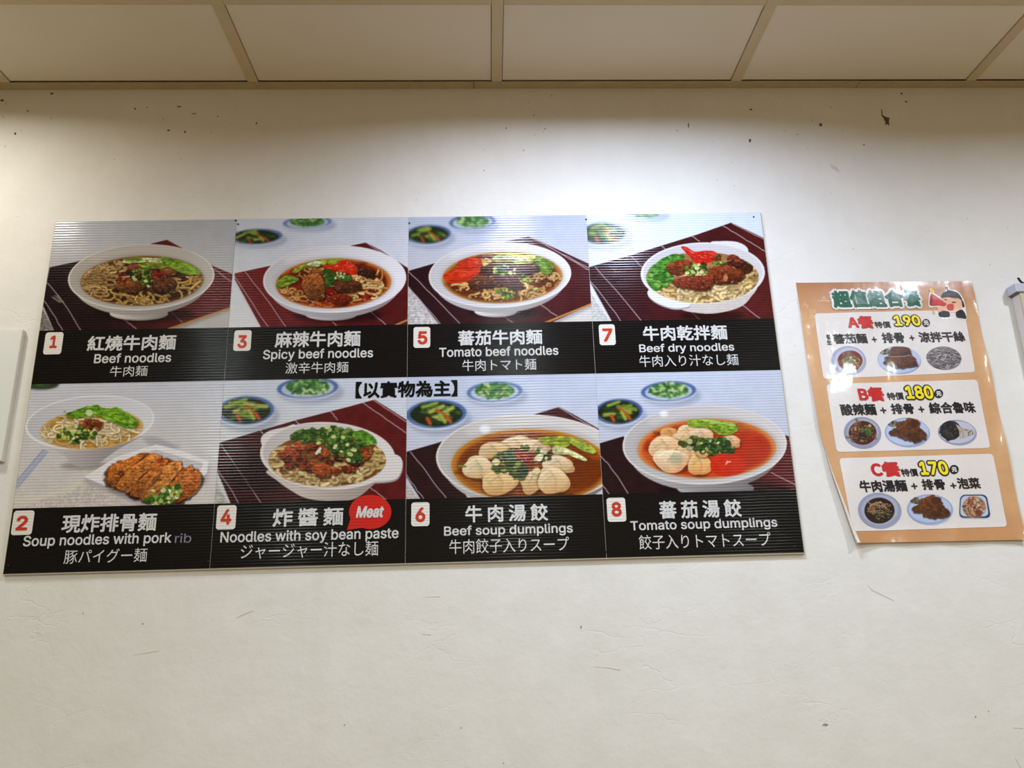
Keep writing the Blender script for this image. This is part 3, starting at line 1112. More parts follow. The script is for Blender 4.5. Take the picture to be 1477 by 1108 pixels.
def dish3(c):
    c.cloth((196, 202, 216), (214, 214, 216))
    c.side_plate(210, 180, 165, 52, 'cuc')
    c.side_plate(525, 92, 152, 42, 'green', (104, 126, 172))
    c.blur(-100, -100, 720, 300, 4)
    c.mat([(78, 402), (285, 358), (810, 228), (885, 213), (975, 260), (1150, 375), (1150, 760), (255, 760), (80, 440)], (112, 30, 34), (84, 24, 26), (200, 400, 900, 650),
          [[(78, 420), (180, 575), (300, 760)], [(140, 388), (265, 550), (415, 760)], [(880, 610), (1020, 730)], [(680, 700), (710, 730)], [(885, 215), (1040, 310)]], ((1040, 730), (1180, 670), 14))
    S = (685, 463, 352, 151)
    c.bowl((692, 438, 440, 207), S, (670, 655, 160, 38), tilt=-2, col=(216, 213, 216), inner=(196, 194, 198), shade=(176, 170, 172))
    c.soup(S, (112, 28, 12), (196, 112, 44))
    c.noodles(880, 490, 130, 75, 34, [(222, 180, 108), (232, 198, 130), (200, 142, 74)], 13, 150, (90, 26, 10), 1.3)
    c.noodles(430, 525, 85, 50, 12, [(204, 152, 80), (190, 130, 62)], 12, 130, (90, 30, 12), 1.4)
    c.noodles(640, 565, 150, 40, 18, [(206, 150, 78), (190, 126, 60)], 12, 120, (90, 30, 12))
    c.ell(700, 590, 150, 14, (186, 60, 24), alpha=0.6, soft=3)
    c.noodles(540, 400, 90, 40, 14, [(196, 140, 70)], 11, 90, (70, 26, 12))
    c.meat([(800, 350), (880, 365), (945, 400), (925, 432), (850, 410), (810, 385)], (64, 34, 24))
    c.meat([(540, 385), (620, 365), (650, 400), (580, 420)], (124, 76, 34))
    c.meat([(490, 445), (560, 402), (612, 420), (632, 540), (592, 565), (515, 540)], (132, 74, 34), grain=8)
    c.meat([(690, 455), (760, 442), (845, 452), (855, 500), (765, 525), (695, 505)], (82, 44, 26), grain=8)
    c.meat([(640, 560), (740, 530), (800, 560), (740, 600)], (110, 34, 18))
    c.leaf([(330, 468), (395, 412), (470, 432), (460, 452), (395, 480), (345, 492)], (96, 146, 46), 3)
    c.leaf([(440, 380), (520, 340), (600, 318), (660, 325), (620, 352), (520, 362), (460, 400)], (122, 166, 66), 4)
    c.leaf([(520, 350), (560, 328), (615, 332), (590, 362)], (196, 206, 150), 1)
    c.leaf([(650, 335), (722, 264), (768, 298), (750, 330), (690, 352)], (108, 166, 50), 4)
    c.fill([(620, 350), (690, 345), (740, 318), (800, 340), (830, 372), (822, 412), (745, 395), (655, 376)], (202, 42, 20), smooth=True, noise=0.25, nsc=12)
    for i in range(9):
        x, y = c.r.uniform(650, 810), c.r.uniform(345, 395)
        c.line([(x - 12, y), (x + 12, y - 3)], 4, (245, 130, 100), 0.6)
    c.leaf([(628, 378), (680, 388), (700, 432), (680, 475), (645, 490), (630, 440)], (46, 92, 40), 4)
    c.leaf([(690, 410), (760, 415), (800, 425), (780, 452), (715, 440)], (54, 104, 46), 3)
    c.bits(735, 420, 50, 22, 12, [(200, 210, 150), (90, 140, 60)], 8)
    c.gloss(685, 460, 330, 140, 170)
    c.clip = None


def dish5(c):
    c.cloth((178, 186, 208), (202, 196, 190))
    c.side_plate(160, 168, 142, 64, 'cuc', (70, 92, 132))
    c.side_plate(432, 90, 145, 52, 'green', (74, 98, 140))
    c.blur(-100, -100, 640, 300, 5)
    c.mat([(35, 388), (200, 340), (640, 205), (780, 175), (900, 230), (1150, 345), (1170, 590), (860, 730), (240, 730), (30, 470)], (46, 20, 26), (74, 26, 30), (150, 500, 950, 500),
          [[(35, 388), (190, 540), (370, 730)], [(35, 485), (140, 600), (250, 730)], [(830, 580), (960, 672)], [(620, 665), (710, 725)], [(780, 178), (1150, 370)], [(860, 215), (1150, 385)]], ((850, 716), (1180, 582), 15))
    c.fill([(20, 470), (232, 740), (20, 740)], (186, 182, 180), noise=0.3, nsc=9)
    S = (615, 428, 367, 156)
    c.bowl((600, 412, 438, 202), S, (575, 636, 132, 36), tilt=-2, col=(210, 206, 206), inner=(190, 188, 190), shade=(188, 180, 178))
    c.soup(S, (96, 40, 14), (176, 118, 50))
    c.noodles(850, 470, 120, 90, 34, [(208, 166, 96), (220, 184, 118), (190, 140, 74)], 13, 120, (70, 30, 10), 1.4)
    c.noodles(640, 540, 200, 42, 26, [(210, 168, 96), (196, 146, 74)], 13, 110, (70, 30, 10), 1.2)
    c.noodles(350, 490, 60, 35, 7, [(206, 160, 90)], 13, 90, (70, 30, 10), 1.4)
    c.noodles(505, 330, 30, 25, 4, [(220, 180, 110)], 14, 80, (70, 30, 10), 1.6)
    c.leaf([(548, 312), (640, 275), (720, 285), (850, 285), (850, 320), (740, 345), (640, 338)], (136, 176, 84), 6)
    c.leaf([(640, 300), (740, 290), (830, 300), (760, 330)], (178, 202, 130), 3)
    c.leaf([(818, 300), (870, 300), (922, 290), (932, 350), (905, 402), (852, 392), (825, 345)], (92, 146, 64), 5)
    c.fill([(255, 408), (335, 362), (342, 312), (380, 294), (440, 300), (490, 322), (478, 372), (470, 400), (425, 445), (310, 465), (265, 442)], (196, 46, 16), smooth=True, noise=0.2, nsc=30)
    c.line([(350, 365), (420, 372), (470, 358)], 9, (150, 26, 8), 0.7, soft=4)
    c.line([(345, 325), (385, 302), (470, 322)], 7, (226, 96, 50), 0.7, soft=4)
    c.line([(275, 420), (340, 385), (420, 400)], 7, (224, 86, 40), 0.6, soft=4)
    c.line([(290, 450), (380, 440), (440, 410)], 8, (150, 30, 8), 0.6, soft=4)
    c.meat([(495, 372), (555, 330), (650, 322), (690, 350), (570, 402), (505, 410)], (72, 38, 22))
    c.meat([(690, 368), (790, 340), (840, 365), (830, 395), (720, 412)], (74, 40, 24))
    c.meat([(408, 455), (450, 422), (560, 420), (578, 478), (440, 498)], (84, 44, 24), grain=7)
    c.meat([(598, 425), (660, 405), (715, 445), (745, 490), (662, 506), (605, 472)], (78, 40, 22), grain=7)
    c.bits(610, 385, 60, 34, 30, GREEN + [(40, 84, 44)], 12)
    c.bits(620, 530, 70, 34, 22, GREEN, 11)
    c.bits(760, 430, 60, 26, 14, GREEN, 10)
    c.rings([(565, 395), (690, 380), (665, 400), (690, 402), (815, 500)], 13)
    c.gloss(615, 430, 345, 145, 170)
    c.clip = None


def lugbowl(c, rim, pts_lugs, col):
    for p in pts_lugs:
        c.fill([(x + 3, y + 10) for x, y in p], tuple(v * 0.72 for v in col), smooth=True)
        c.fill(p, col, smooth=True)


def dish7(c):
    c.cloth((206, 216, 232), (208, 204, 198))
    c.side_plate(128, 162, 158, 78, 'cuc', (150, 170, 205))
    c.side_plate(385, 40, 130, 36, 'green', (160, 180, 212))
    c.a = c.a * 0.82 + 255 * 0.18 * np.array([0.86, 0.93, 1.0])
    c.blur(-100, -100, 720, 330, 5)
    c.mat([(40, 364), (300, 290), (700, 165), (915, 90), (1125, 190), (1230, 250), (1230, 730), (200, 730), (45, 450)], (56, 24, 30), (86, 26, 26), (300, 350, 900, 650),
          [[(78, 362), (220, 520), (390, 730)], [(45, 450), (140, 560), (258, 730)], [(865, 112), (1130, 270)], [(920, 95), (1130, 200)], [(298, 295), (372, 370)], [(485, 232), (520, 262)], [(672, 172), (720, 205)],
           [(640, 610), (740, 705)], [(960, 580), (1120, 700)]])
    c.fill([(20, 470), (188, 730), (20, 730)], (190, 188, 184), noise=0.2, nsc=9)
    col = (216, 214, 216)
    c.ell(800, 660, 200, 28, (24, 10, 12), alpha=0.6, soft=7)
    c.fill([(480, 540), (760, 500), (1060, 470), (1030, 555), (960, 614), (820, 648), (700, 645), (590, 618)], (196, 186, 178), smooth=True, noise=0.04)
    lugbowl(c, None, [[(790, 214), (850, 204), (940, 207), (1000, 232), (1012, 268), (900, 280)], [(402, 512), (412, 548), (470, 588), (560, 616), (640, 610), (660, 590), (600, 545), (450, 480)]], col)
    c.ell(740, 402, 382, 190, col, rot=-1)
    c.ell(740, 398, 366, 178, (188, 186, 190), rot=-1, grad=(400, 300, 1000, 500), col2=(206, 200, 200))
    S = (738, 428, 346, 158)
    c.clip = boxblur(c.mask_of(epts(*S), epts(720, 330, 250, 110)), 1)
    c.ell(*S, (150, 116, 66), noise=0.2)
    c.noodles(760, 500, 290, 90, 95, [(222, 192, 132), (232, 206, 150), (206, 172, 108)], 19, 150, (110, 76, 36), 0.6)
    c.noodles(1010, 410, 60, 90, 26, [(222, 190, 124), (206, 170, 104)], 19, 110, (110, 76, 36), 0.8)
    for p in ([(395, 425), (440, 375), (520, 350), (545, 420), (500, 480), (455, 510), (410, 480)], [(430, 370), (520, 295), (620, 290), (600, 345), (520, 385), (455, 420)]):
        c.leaf(p, (52, 128, 46), 5)
    for i in range(9):
        x, y = c.r.uniform(410, 560), c.r.uniform(320, 480)
        c.leaf([(x - 24, y + 6), (x - 4, y - 24), (x + 26, y - 14), (x + 14, y + 26)], c.r.choice([(40, 112, 40), (64, 140, 54), (92, 160, 80)]), 2)
    c.ell(1020, 345, 28, 40, (92, 104, 50), rot=-20, noise=0.2)
    c.ell(990, 370, 60, 40, (70, 36, 20), noise=0.3)
    c.meat([(520, 350), (590, 318), (672, 328), (645, 390), (565, 416), (530, 388)], (112, 52, 26), grain=8)
    c.meat([(890, 305), (930, 285), (988, 318), (965, 362), (895, 352)], (98, 40, 24), grain=8)
    c.meat([(755, 385), (860, 350), (960, 378), (1000, 425), (900, 474), (805, 450)], (108, 48, 26), grain=8)
    c.ell(880, 430, 14, 22, (176, 110, 60))
    c.meat([(588, 428), (780, 410), (802, 440), (785, 500), (690, 508), (572, 480)], (112, 48, 30), grain=7)
    c.fill([(606, 240), (640, 240), (690, 268), (760, 262), (812, 268), (842, 300), (800, 330), (725, 345), (690, 335), (650, 290)], (198, 36, 24), smooth=True, noise=0.3, nsc=14)
    c.meat([(810, 290), (850, 285), (850, 320), (815, 325)], (110, 60, 30), sh=False)
    c.line([(625, 248), (680, 275)], 7, (230, 90, 70), 0.7, soft=4)
    c.line([(770, 275), (815, 285)], 7, (235, 100, 80), 0.6, soft=4)
    c.bits(745, 345, 20, 10, 7, [(110, 40, 24)], 8)
    c.bits(700, 385, 75, 32, 26, GREEN + [(40, 90, 50)], 12)
    c.rings([(690, 355), (705, 370), (645, 400), (680, 395), (732, 395), (715, 350)], 16)
    c.bits(840, 340, 40, 12, 12, GREEN, 10)
    c.gloss(740, 420, 330, 160, 170)
    c.clip = None


def dish2(c):
    c.cloth((196, 198, 210), (206, 198, 192))
    # lace cloth: woven pattern and a blue embroidered band
    for i in range(420):
        x, y = c.r.uniform(60, 1190), c.r.uniform(470, 720)
        if x > 560 and y > 500:
            continue
        c.ell(x, y, c.r.uniform(4, 12), c.r.uniform(3, 7), c.r.choice([(186, 180, 186), (222, 214, 204), (214, 198, 184), (196, 190, 200)]), alpha=0.5)
    c.fill([(100, 740), (330, 650), (560, 560), (700, 690), (700, 740)], (196, 186, 180), noise=0.25, nsc=10, alpha=0.7)
    c.line([(70, 690), (330, 655), (520, 545)], 30, (222, 212, 196), 0.5, soft=20)
    for i in range(26):
        t = i / 25
        x, y = 85 + t * 165, 615 - t * 195
        c.line([(x - 14, y - 6), (x + 16, y + 8)], 4.5, (104, 128, 186), 0.75)
    c.line([(80, 600), (235, 418)], 5, (120, 144, 196), 0.6, smooth=False)
    c.line([(96, 626), (252, 440)], 4, (120, 144, 196), 0.5, smooth=False)
    c.ell(225, 55, 100, 30, (60, 64, 60), soft=4)
    c.ell(215, 46, 70, 18, (60, 100, 44), soft=3, noise=0.4)
    c.fill([(780, 345), (850, 340), (995, 400), (930, 425), (820, 392)], (160, 160, 168), alpha=0.7, soft=6)
    S = (505, 303, 283, 106)
    c.ell(480, 505, 150, 22, (130, 116, 104), alpha=0.6, soft=7)
    c.fill([(150, 320), (230, 380), (360, 450), (385, 490), (440, 512), (520, 505), (560, 478), (640, 420), (780, 340), (500, 300)], (196, 190, 192), grad=(300, 400, 560, 500), col2=(158, 150, 152))
    c.ell(495, 266, 357, 148, (228, 226, 230), rot=-5)
    c.ell(495, 262, 346, 138, (190, 190, 198), rot=-5, grad=(150, 200, 820, 300), col2=(214, 214, 222))
    c.soup(S, (190, 138, 52), (206, 166, 96), rot=-4, noise=0.12)
    c.noodles(480, 320, 230, 80, 95, [(232, 212, 166), (240, 224, 186), (216, 188, 130)], 11, 150, (150, 104, 40), 0.9)
    c.noodles(560, 290, 150, 40, 24, [(238, 222, 184)], 11, 160, (150, 104, 40), 0.5)
    c.clip = boxblur(np.maximum(c.clip, c.mask_of(epts(560, 240, 230, 90))), 1)
    c.leaf([(362, 218), (430, 192), (500, 172), (560, 178), (600, 190), (640, 182), (700, 212), (758, 258), (742, 290), (690, 296), (640, 272), (560, 236), (470, 234), (400, 242)], (92, 164, 52), 9, noise=0.35)
    c.leaf([(560, 200), (640, 190), (720, 230), (740, 270), (660, 260)], (104, 178, 56), 4)
    c.ell(492, 212, 20, 18, (196, 214, 150))
    c.bits(500, 280, 62, 30, 46, [(150, 78, 34), (120, 56, 26), (176, 104, 54)], 11)
    c.bits(420, 330, 110, 42, 60, [(46, 104, 44), (62, 130, 54), (34, 84, 40), (190, 204, 90)], 12)
    c.rings([(405, 320), (425, 345), (372, 292), (420, 290)], 11)
    c.gloss(505, 290, 260, 110, 110)
    c.clip = None
    # white tray with the sliced cutlet
    c.fill([(450, 590), (660, 470), (1160, 500), (1140, 600), (900, 735), (820, 735)], (150, 144, 148), alpha=0.5, soft=7)
    c.fill([(462, 566), (640, 455), (860, 385), (1000, 420), (1150, 478), (1140, 545), (1000, 640), (880, 735), (790, 735)], (228, 224, 226), noise=0.03)
    c.fill([(462, 566), (480, 596), (800, 740), (850, 735), (830, 712)], (176, 170, 174))
    c.fill([(560, 560), (660, 480), (860, 415), (1120, 490), (1090, 560), (880, 705)], (196, 192, 198), noise=0.03)
    c.fill([(590, 610), (650, 640), (780, 690), (800, 700), (760, 700), (600, 640)], (120, 90, 70), alpha=0.5, soft=4)
    fry = (178, 96, 34)
    base = [(592, 600), (586, 560), (612, 505), (640, 488), (705, 462), (772, 442), (830, 432), (880, 455), (980, 478), (1005, 515), (1062, 512), (1100, 545), (1095, 625), (1040, 680), (960, 712), (860, 715), (780, 690), (700, 640), (640, 625)]
    c.meat(base, (150, 76, 26), 1.15, 14)
    sl = [[(592, 585), (612, 505), (700, 462), (775, 442), (782, 462), (690, 530), (640, 600), (615, 615)],
          [(640, 612), (700, 530), (800, 455), (850, 432), (890, 462), (800, 545), (720, 640), (690, 645)],
          [(712, 645), (800, 550), (890, 470), (925, 475), (900, 520), (830, 600), (770, 680)],
          [(775, 682), (850, 600), (930, 490), (985, 478), (1000, 515), (940, 590), (880, 660), (840, 700)],
          [(880, 690), (930, 610), (1005, 520), (1060, 512), (1050, 570), (960, 690), (920, 712)],
          [(960, 705), (1030, 600), (1070, 530), (1102, 545), (1092, 630), (1030, 680)]]
    for i, p in enumerate(sl):
        c.meat(p, [(192, 108, 44), (200, 118, 52), (186, 104, 44), (204, 124, 56), (190, 106, 44), (174, 90, 34)][i], 1.18, 9)
        c.line([(x + 3, y + 3) for x, y in p[-3:]], 5, (232, 190, 140), 0.5, soft=3)
    c.ell(668, 548, 20, 18, (96, 34, 16), soft=3, alpha=0.8)
    c.ell(880, 478, 24, 12, (130, 46, 20), soft=3, alpha=0.7)
    c.gloss(840, 580, 230, 110, 150, (240, 190, 120))
    c.bits(915, 668, 90, 44, 52, [(78, 150, 58), (116, 178, 76), (200, 212, 130), (52, 112, 44), (222, 226, 180)], 14, -25)
    c.bits(825, 690, 24, 18, 12, [(60, 120, 50)], 11)
    c.rings([(930, 680), (945, 665), (845, 640), (900, 640)], 15)


def dish4(c):
    c.cloth((196, 202, 214), (204, 200, 196))
    c.side_plate(215, 212, 165, 90, 'cuc')
    c.side_plate(568, 82, 178, 66, 'green')
    c.blur(-100, -100, 800, 320, 3)
    c.mat([(70, 388), (300, 320), (500, 262), (800, 185), (950, 144), (1130, 258), (1150, 270), (1150, 760), (140, 760), (48, 540)], (56, 20, 22), (94, 28, 28), (300, 600, 800, 300),
          [[(70, 396), (190, 570), (325, 760)], [(50, 540), (120, 640), (190, 760)], [(882, 162), (1130, 335)], [(945, 148), (1130, 272)], [(700, 212), (738, 258)], [(300, 322), (322, 352)], [(500, 265), (520, 285)],
           [(925, 645), (1050, 740)]])
    c.ell(300, 560, 190, 110, (20, 8, 10), alpha=0.5, soft=10)
    c.fill([(20, 560), (130, 760), (20, 760)], (180, 176, 170), noise=0.25, nsc=9)
    col = (214, 206, 202)
    c.ell(740, 715, 220, 24, (16, 6, 8), alpha=0.6, soft=7)
    c.fill([(345, 545), (400, 610), (470, 660), (560, 706), (690, 722), (830, 712), (930, 640), (985, 570), (700, 560)], (196, 184, 176), smooth=True, grad=(500, 640, 900, 700), col2=(160, 146, 138))
    lugbowl(c, None, [[(303, 392), (306, 355), (350, 322), (440, 300), (500, 290), (480, 400), (330, 410)], [(1050, 460), (1090, 466), (1108, 500), (1098, 560), (1060, 600), (960, 612), (930, 600), (1000, 520)]], col)
    c.ell(682, 464, 386, 192, col, rot=3)
    c.ell(682, 458, 368, 178, (190, 182, 180), rot=3, grad=(350, 350, 950, 550), col2=(212, 206, 204))
    S = (680, 490, 334, 150)
    c.clip = boxblur(c.mask_of(epts(*S), epts(700, 400, 265, 112)), 1)
    c.ell(*S, (120, 76, 36), noise=0.2)
    c.noodles(670, 575, 310, 62, 80, [(214, 184, 124), (226, 200, 146), (196, 160, 98)], 19, 130, (90, 54, 24), 0.8)
    c.noodles(980, 470, 40, 70, 18, [(220, 190, 120), (200, 164, 100)], 18, 90, (90, 54, 24), 0.9)
    c.noodles(390, 470, 50, 70, 18, [(220, 190, 130), (200, 166, 104)], 18, 100, (90, 54, 24), 0.8)
    r = c.r
    for i in range(66):
        a, d = r.uniform(0, 6.28), math.sqrt(r.random())
        x, y = 670 + 265 * d * math.cos(a), 470 + 88 * d * math.sin(a)
        z = r.uniform(20, 36)
        t = r.uniform(0, 1.5)
        q = [(x + z * math.cos(t + k_ * 1.57) * r.uniform(0.8, 1.1), y + z * 0.8 * math.sin(t + k_ * 1.57)) for k_ in range(4)]
        c.meat(q, r.choice([(142, 58, 28), (120, 46, 24), (158, 72, 34), (98, 38, 22)]), 1.25, 9)
    c.meat([(590, 530), (650, 505), (700, 530), (695, 585), (620, 580)], (150, 70, 30), 1.3)
    c.bits(570, 350, 100, 40, 80, [(66, 118, 52), (88, 140, 64), (50, 96, 44)], 14)
    c.bits(720, 345, 130, 45, 90, [(58, 112, 54), (80, 138, 66), (44, 90, 46), (110, 160, 80)], 15)
    c.leaf([(820, 340), (880, 318), (940, 345), (960, 395), (910, 400), (850, 380)], (74, 138, 48), 5)
    c.bits(790, 410, 110, 60, 70, [(54, 108, 54), (80, 134, 64), (40, 84, 46)], 14)
    c.bits(840, 480, 40, 26, 16, [(50, 100, 52)], 12)
    c.rings([(630, 392), (632, 440), (800, 488), (715, 355), (795, 400), (760, 440), (830, 430), (725, 412), (770, 360), (690, 312), (810, 455), (680, 300)], 18)
    c.line([(618, 450), (640, 424)], 16, (214, 214, 200), smooth=False)
    c.gloss(680, 460, 310, 150, 180)
    c.clip = None


def dish6(c):
    c.cloth((184, 192, 212), (196, 194, 200))
    c.side_plate(235, 232, 175, 88, 'cuc', (74, 104, 156))
    c.side_plate(567, 104, 162, 64, 'green', (90, 118, 166))
    c.blur(-100, -100, 800, 350, 3)
    c.mat([(780, 232), (935, 186), (1010, 225), (1160, 310), (1200, 330), (1200, 400), (900, 330)], (70, 34, 34), None, None, [[(935, 190), (1160, 322)]])
    c.mat([(50, 446), (285, 378), (300, 500), (420, 720), (150, 720), (50, 560)], (46, 24, 26), None, None, [[(88, 440), (180, 560), (300, 720)], [(50, 550), (110, 640), (170, 720)]])
    c.fill([(30, 580), (148, 730), (30, 730)], (186, 176, 170), noise=0.2, nsc=9)
    S = (772, 522, 447, 208)
    c.bowl((762, 480, 530, 252), S, None, tilt=1.0, col=(210, 204, 200), inner=(182, 176, 172), shade=(150, 140, 138))
    c.ell(512, 312, 30, 24, (236, 236, 240), alpha=0.8, soft=5)
    c.soup(S, (122, 54, 12), (186, 116, 34), rot=1, noise=0.2)
    c.ell(1060, 560, 110, 90, (110, 44, 10), alpha=0.6, soft=12)
    c.ell(420, 640, 90, 50, (176, 106, 34), alpha=0.5, soft=10)
    br = (176, 104, 34)
    c.dumpling(690, 388, 90, 34, -6, (214, 186, 146), br)
    c.dumpling(560, 432, 90, 46, -12, (206, 176, 130), br)
    c.dumpling(800, 412, 80, 40, 8, (214, 186, 146), br)
    c.dumpling(930, 515, 92, 50, 10, (214, 190, 152), br)
    c.leaf([(815, 366), (880, 352), (965, 356), (1000, 392), (960, 420), (880, 405), (835, 390)], (120, 154, 50), 5)
    c.leaf([(960, 356), (1060, 372), (1140, 430), (1120, 450), (1040, 420)], (150, 160, 60), 4)
    c.leaf([(905, 410), (990, 425), (1090, 480), (1080, 494), (980, 460), (900, 450)], (204, 200, 140), 3)
    c.dumpling(478, 535, 92, 66, 8, (220, 196, 156), br, 0.5)
    c.dumpling(775, 615, 64, 66, 0, (206, 176, 128), br)
    c.dumpling(900, 606, 92, 78, 18, (220, 192, 146), br)
    c.dumpling(592, 612, 104, 76, -4, (216, 182, 126), (180, 106, 34))
    c.bits(640, 500, 90, 66, 100, [(58, 88, 44), (84, 116, 58), (40, 64, 38), (120, 140, 80)], 14)
    c.bits(700, 550, 50, 50, 50, [(60, 92, 46), (100, 130, 60), (44, 70, 40)], 13)
    c.bits(820, 460, 60, 40, 34, [(64, 96, 50), (190, 180, 120), (44, 74, 44)], 13)
    c.bits(745, 468, 58, 34, 36, [(150, 40, 22), (170, 60, 30)], 12)
    c.bits(740, 420, 30, 14, 14, [(70, 104, 56)], 12)
    for x, y in ((805, 550), (820, 475), (575, 500), (850, 435)):
        c.leaf([(x - 26, y + 4), (x, y - 22), (x + 24, y - 4), (x + 6, y + 22)], (206, 186, 140), 1, noise=0.1)
    c.line([(365, 522), (400, 525)], 12, (110, 130, 60))
    c.gloss(720, 480, 160, 70, 30)
    c.clip = None


def dish8(c):
    c.cloth((188, 196, 214), (190, 190, 200))
    c.side_plate(168, 258, 138, 80, 'cuc', (64, 88, 140))
    c.side_plate(452, 140, 160, 62, 'green', (74, 100, 152))
    c.blur(-100, -100, 720, 380, 3)
    c.mat([(40, 438), (195, 392), (300, 560), (520, 640), (800, 640), (1000, 560), (1120, 385), (1150, 398), (1200, 460), (1200, 760), (40, 760)], (44, 22, 26), (92, 28, 30), (780, 600, 1000, 620),
          [[(58, 500), (130, 580), (250, 760)], [(58, 640), (130, 750)], [(1040, 600), (1180, 670)]])
    S = (670, 462, 392, 168)
    c.bowl((658, 442, 469, 226), S, (720, 690, 220, 50), tilt=-1, col=(206, 200, 198), inner=(180, 174, 172), shade=(150, 142, 142))
    c.ell(425, 264, 24, 18, (238, 238, 240), alpha=0.85, soft=5)
    c.soup(S, (176, 52, 18), (206, 128, 62), rot=-1, noise=0.12)
    c.ell(800, 330, 240, 40, (196, 110, 44), alpha=0.5, soft=12)
    c.ell(900, 470, 130, 90, (184, 44, 18), alpha=0.7, soft=14)
    c.ell(360, 540, 90, 60, (206, 110, 46), alpha=0.5, soft=12)
    br = (206, 110, 50)
    c.dumpling(460, 374, 60, 30, 0, (208, 150, 90), br)
    c.dumpling(560, 362, 66, 34, -10, (222, 190, 144), br)
    c.dumpling(640, 384, 74, 40, 8, (222, 190, 150), br)
    c.dumpling(530, 410, 60, 40, 0, (216, 184, 140), br)
    c.dumpling(810, 420, 56, 32, 20, (214, 176, 130), br)
    c.leaf([(558, 322), (600, 284), (700, 296), (830, 320), (832, 372), (740, 384), (690, 350), (600, 340)], (112, 168, 60), 7)
    c.line([(600, 290), (830, 330)], 9, (180, 206, 130), 0.8, soft=4)
    c.dumpling(428, 450, 98, 58, -8, (222, 188, 140), br)
    c.dumpling(560, 480, 70, 50, 0, (218, 182, 130), br)
    c.dumpling(468, 530, 102, 66, 6, (226, 204, 168), br, 0.6)
    c.dumpling(628, 550, 68, 68, -10, (224, 180, 116), (214, 100, 40))
    c.dumpling(650, 470, 50, 40, 0, (216, 180, 128), br)
    c.dumpling(760, 472, 46, 24, 0, (214, 176, 130), br)
    c.bits(610, 430, 90, 40, 60, [(58, 88, 46), (84, 112, 58), (44, 70, 40), (190, 180, 130)], 14)
    c.bits(710, 445, 100, 50, 90, [(48, 92, 52), (70, 116, 62), (38, 76, 46), (120, 150, 96)], 15)
    c.bits(800, 470, 34, 20, 16, [(52, 96, 54)], 12)
    c.rings([(638, 432), (735, 430), (650, 480), (690, 420)], 12)
    c.fill([(692, 540), (720, 500), (780, 490), (850, 510), (890, 560), (850, 612), (760, 620), (700, 590)], (206, 44, 18), smooth=True, noise=0.08, nsc=40)
    c.ell(850, 570, 50, 50, (198, 48, 18), alpha=0.6, soft=10)
    c.line([(778, 552), (790, 540), (806, 536)], 6, (250, 200, 180), 0.9)
    c.line([(782, 538), (788, 532)], 5, (250, 210, 190), 0.8)
    c.gloss(700, 450, 120, 50, 24)
    c.clip = None


U_SEAM = [0.0, 0.4110, 0.8065, 1.2200, BW]
V_ROW = [(0.0, 0.2650, 0.3880), (0.3880, 0.6537, BH)]
LU = np.array([UX, UZ])

board = empty('menu_board', (0, 0, 0), 'large landscape board of eight numbered noodle and dumpling photos with black caption strips', 'menu board')
# base of the board: middle of its lower edge, on the wall
bx = tlx + (BW / 2) * UX + BH * UZ
bz = tlz + (BW / 2) * UZ - BH * UX
board.location = (bx, 0.0, bz)
board.rotation_euler = (0, -BROT, 0)


def bl(u, v):
    """board u, v (m) -> board-local x, z"""
    return u - BW / 2, BH - v


# body of fluted plastic, a hair larger than the print at the right and below
v, f = box_vf(-BW / 2 - 0.0008, BW / 2 + 0.0022, -BT + 0.0004, -0.0003, -0.0025, BH + 0.0008, 0.0006)
obj('backing_sheet', v, f, M_BODY, board)


def text_fit(name, parent, body, fnt, mat, box, bold=0.0, spacing=1.0, shear=0.0, depth=0.0008, fill=None, label=None):
    """lettering fitted into a box given in photo pixels (x0,y0,x1,y1), on the board"""
    Q, F, mn, mx = text_mesh(body, fnt, bold, spacing, shear)
    x0, y0, x1, y1 = box
    ym, xm = (y0 + y1) / 2, (x0 + x1) / 2
    u0, u1 = float(uv_of(x0, ym)[0]), float(uv_of(x1, ym)[0])
    v0, v1 = float(uv_of(xm, y0)[1]), float(uv_of(xm, y1)[1])
    V = []
    for i, (a, b) in enumerate(Q):
        X, Z = bl(u0 + a * (u1 - u0), v0 + b * (v1 - v0))
        V.append((X, -BT - depth, Z))
    o = obj(name, V, F, mat, parent)
    if label:
        o['label'] = label
    return o


def rrect(x0, x1, z0, z1, r, n=5):
    p = []
    for cx_, cz_, a0 in ((x1 - r, z1 - r, 0), (x0 + r, z1 - r, 90), (x0 + r, z0 + r, 180), (x1 - r, z0 + r, 270)):
        for i in range(n + 1):
            a = math.radians(a0 + 90 * i / n)
            p.append((cx_ + r * math.cos(a), cz_ + r * math.sin(a)))
    return p


def plate_vf(pts, y, t):
    """thin flat sticker with outline pts (x, z), front at y"""
    n = len(pts)
    v = [(x, y, z) for x, z in pts] + [(x, y + t, z) for x, z in pts]
    f = [tuple(range(n - 1, -1, -1))] + [(i, (i + 1) % n, (i + 1) % n + n, i + n) for i in range(n)]
    return v, f


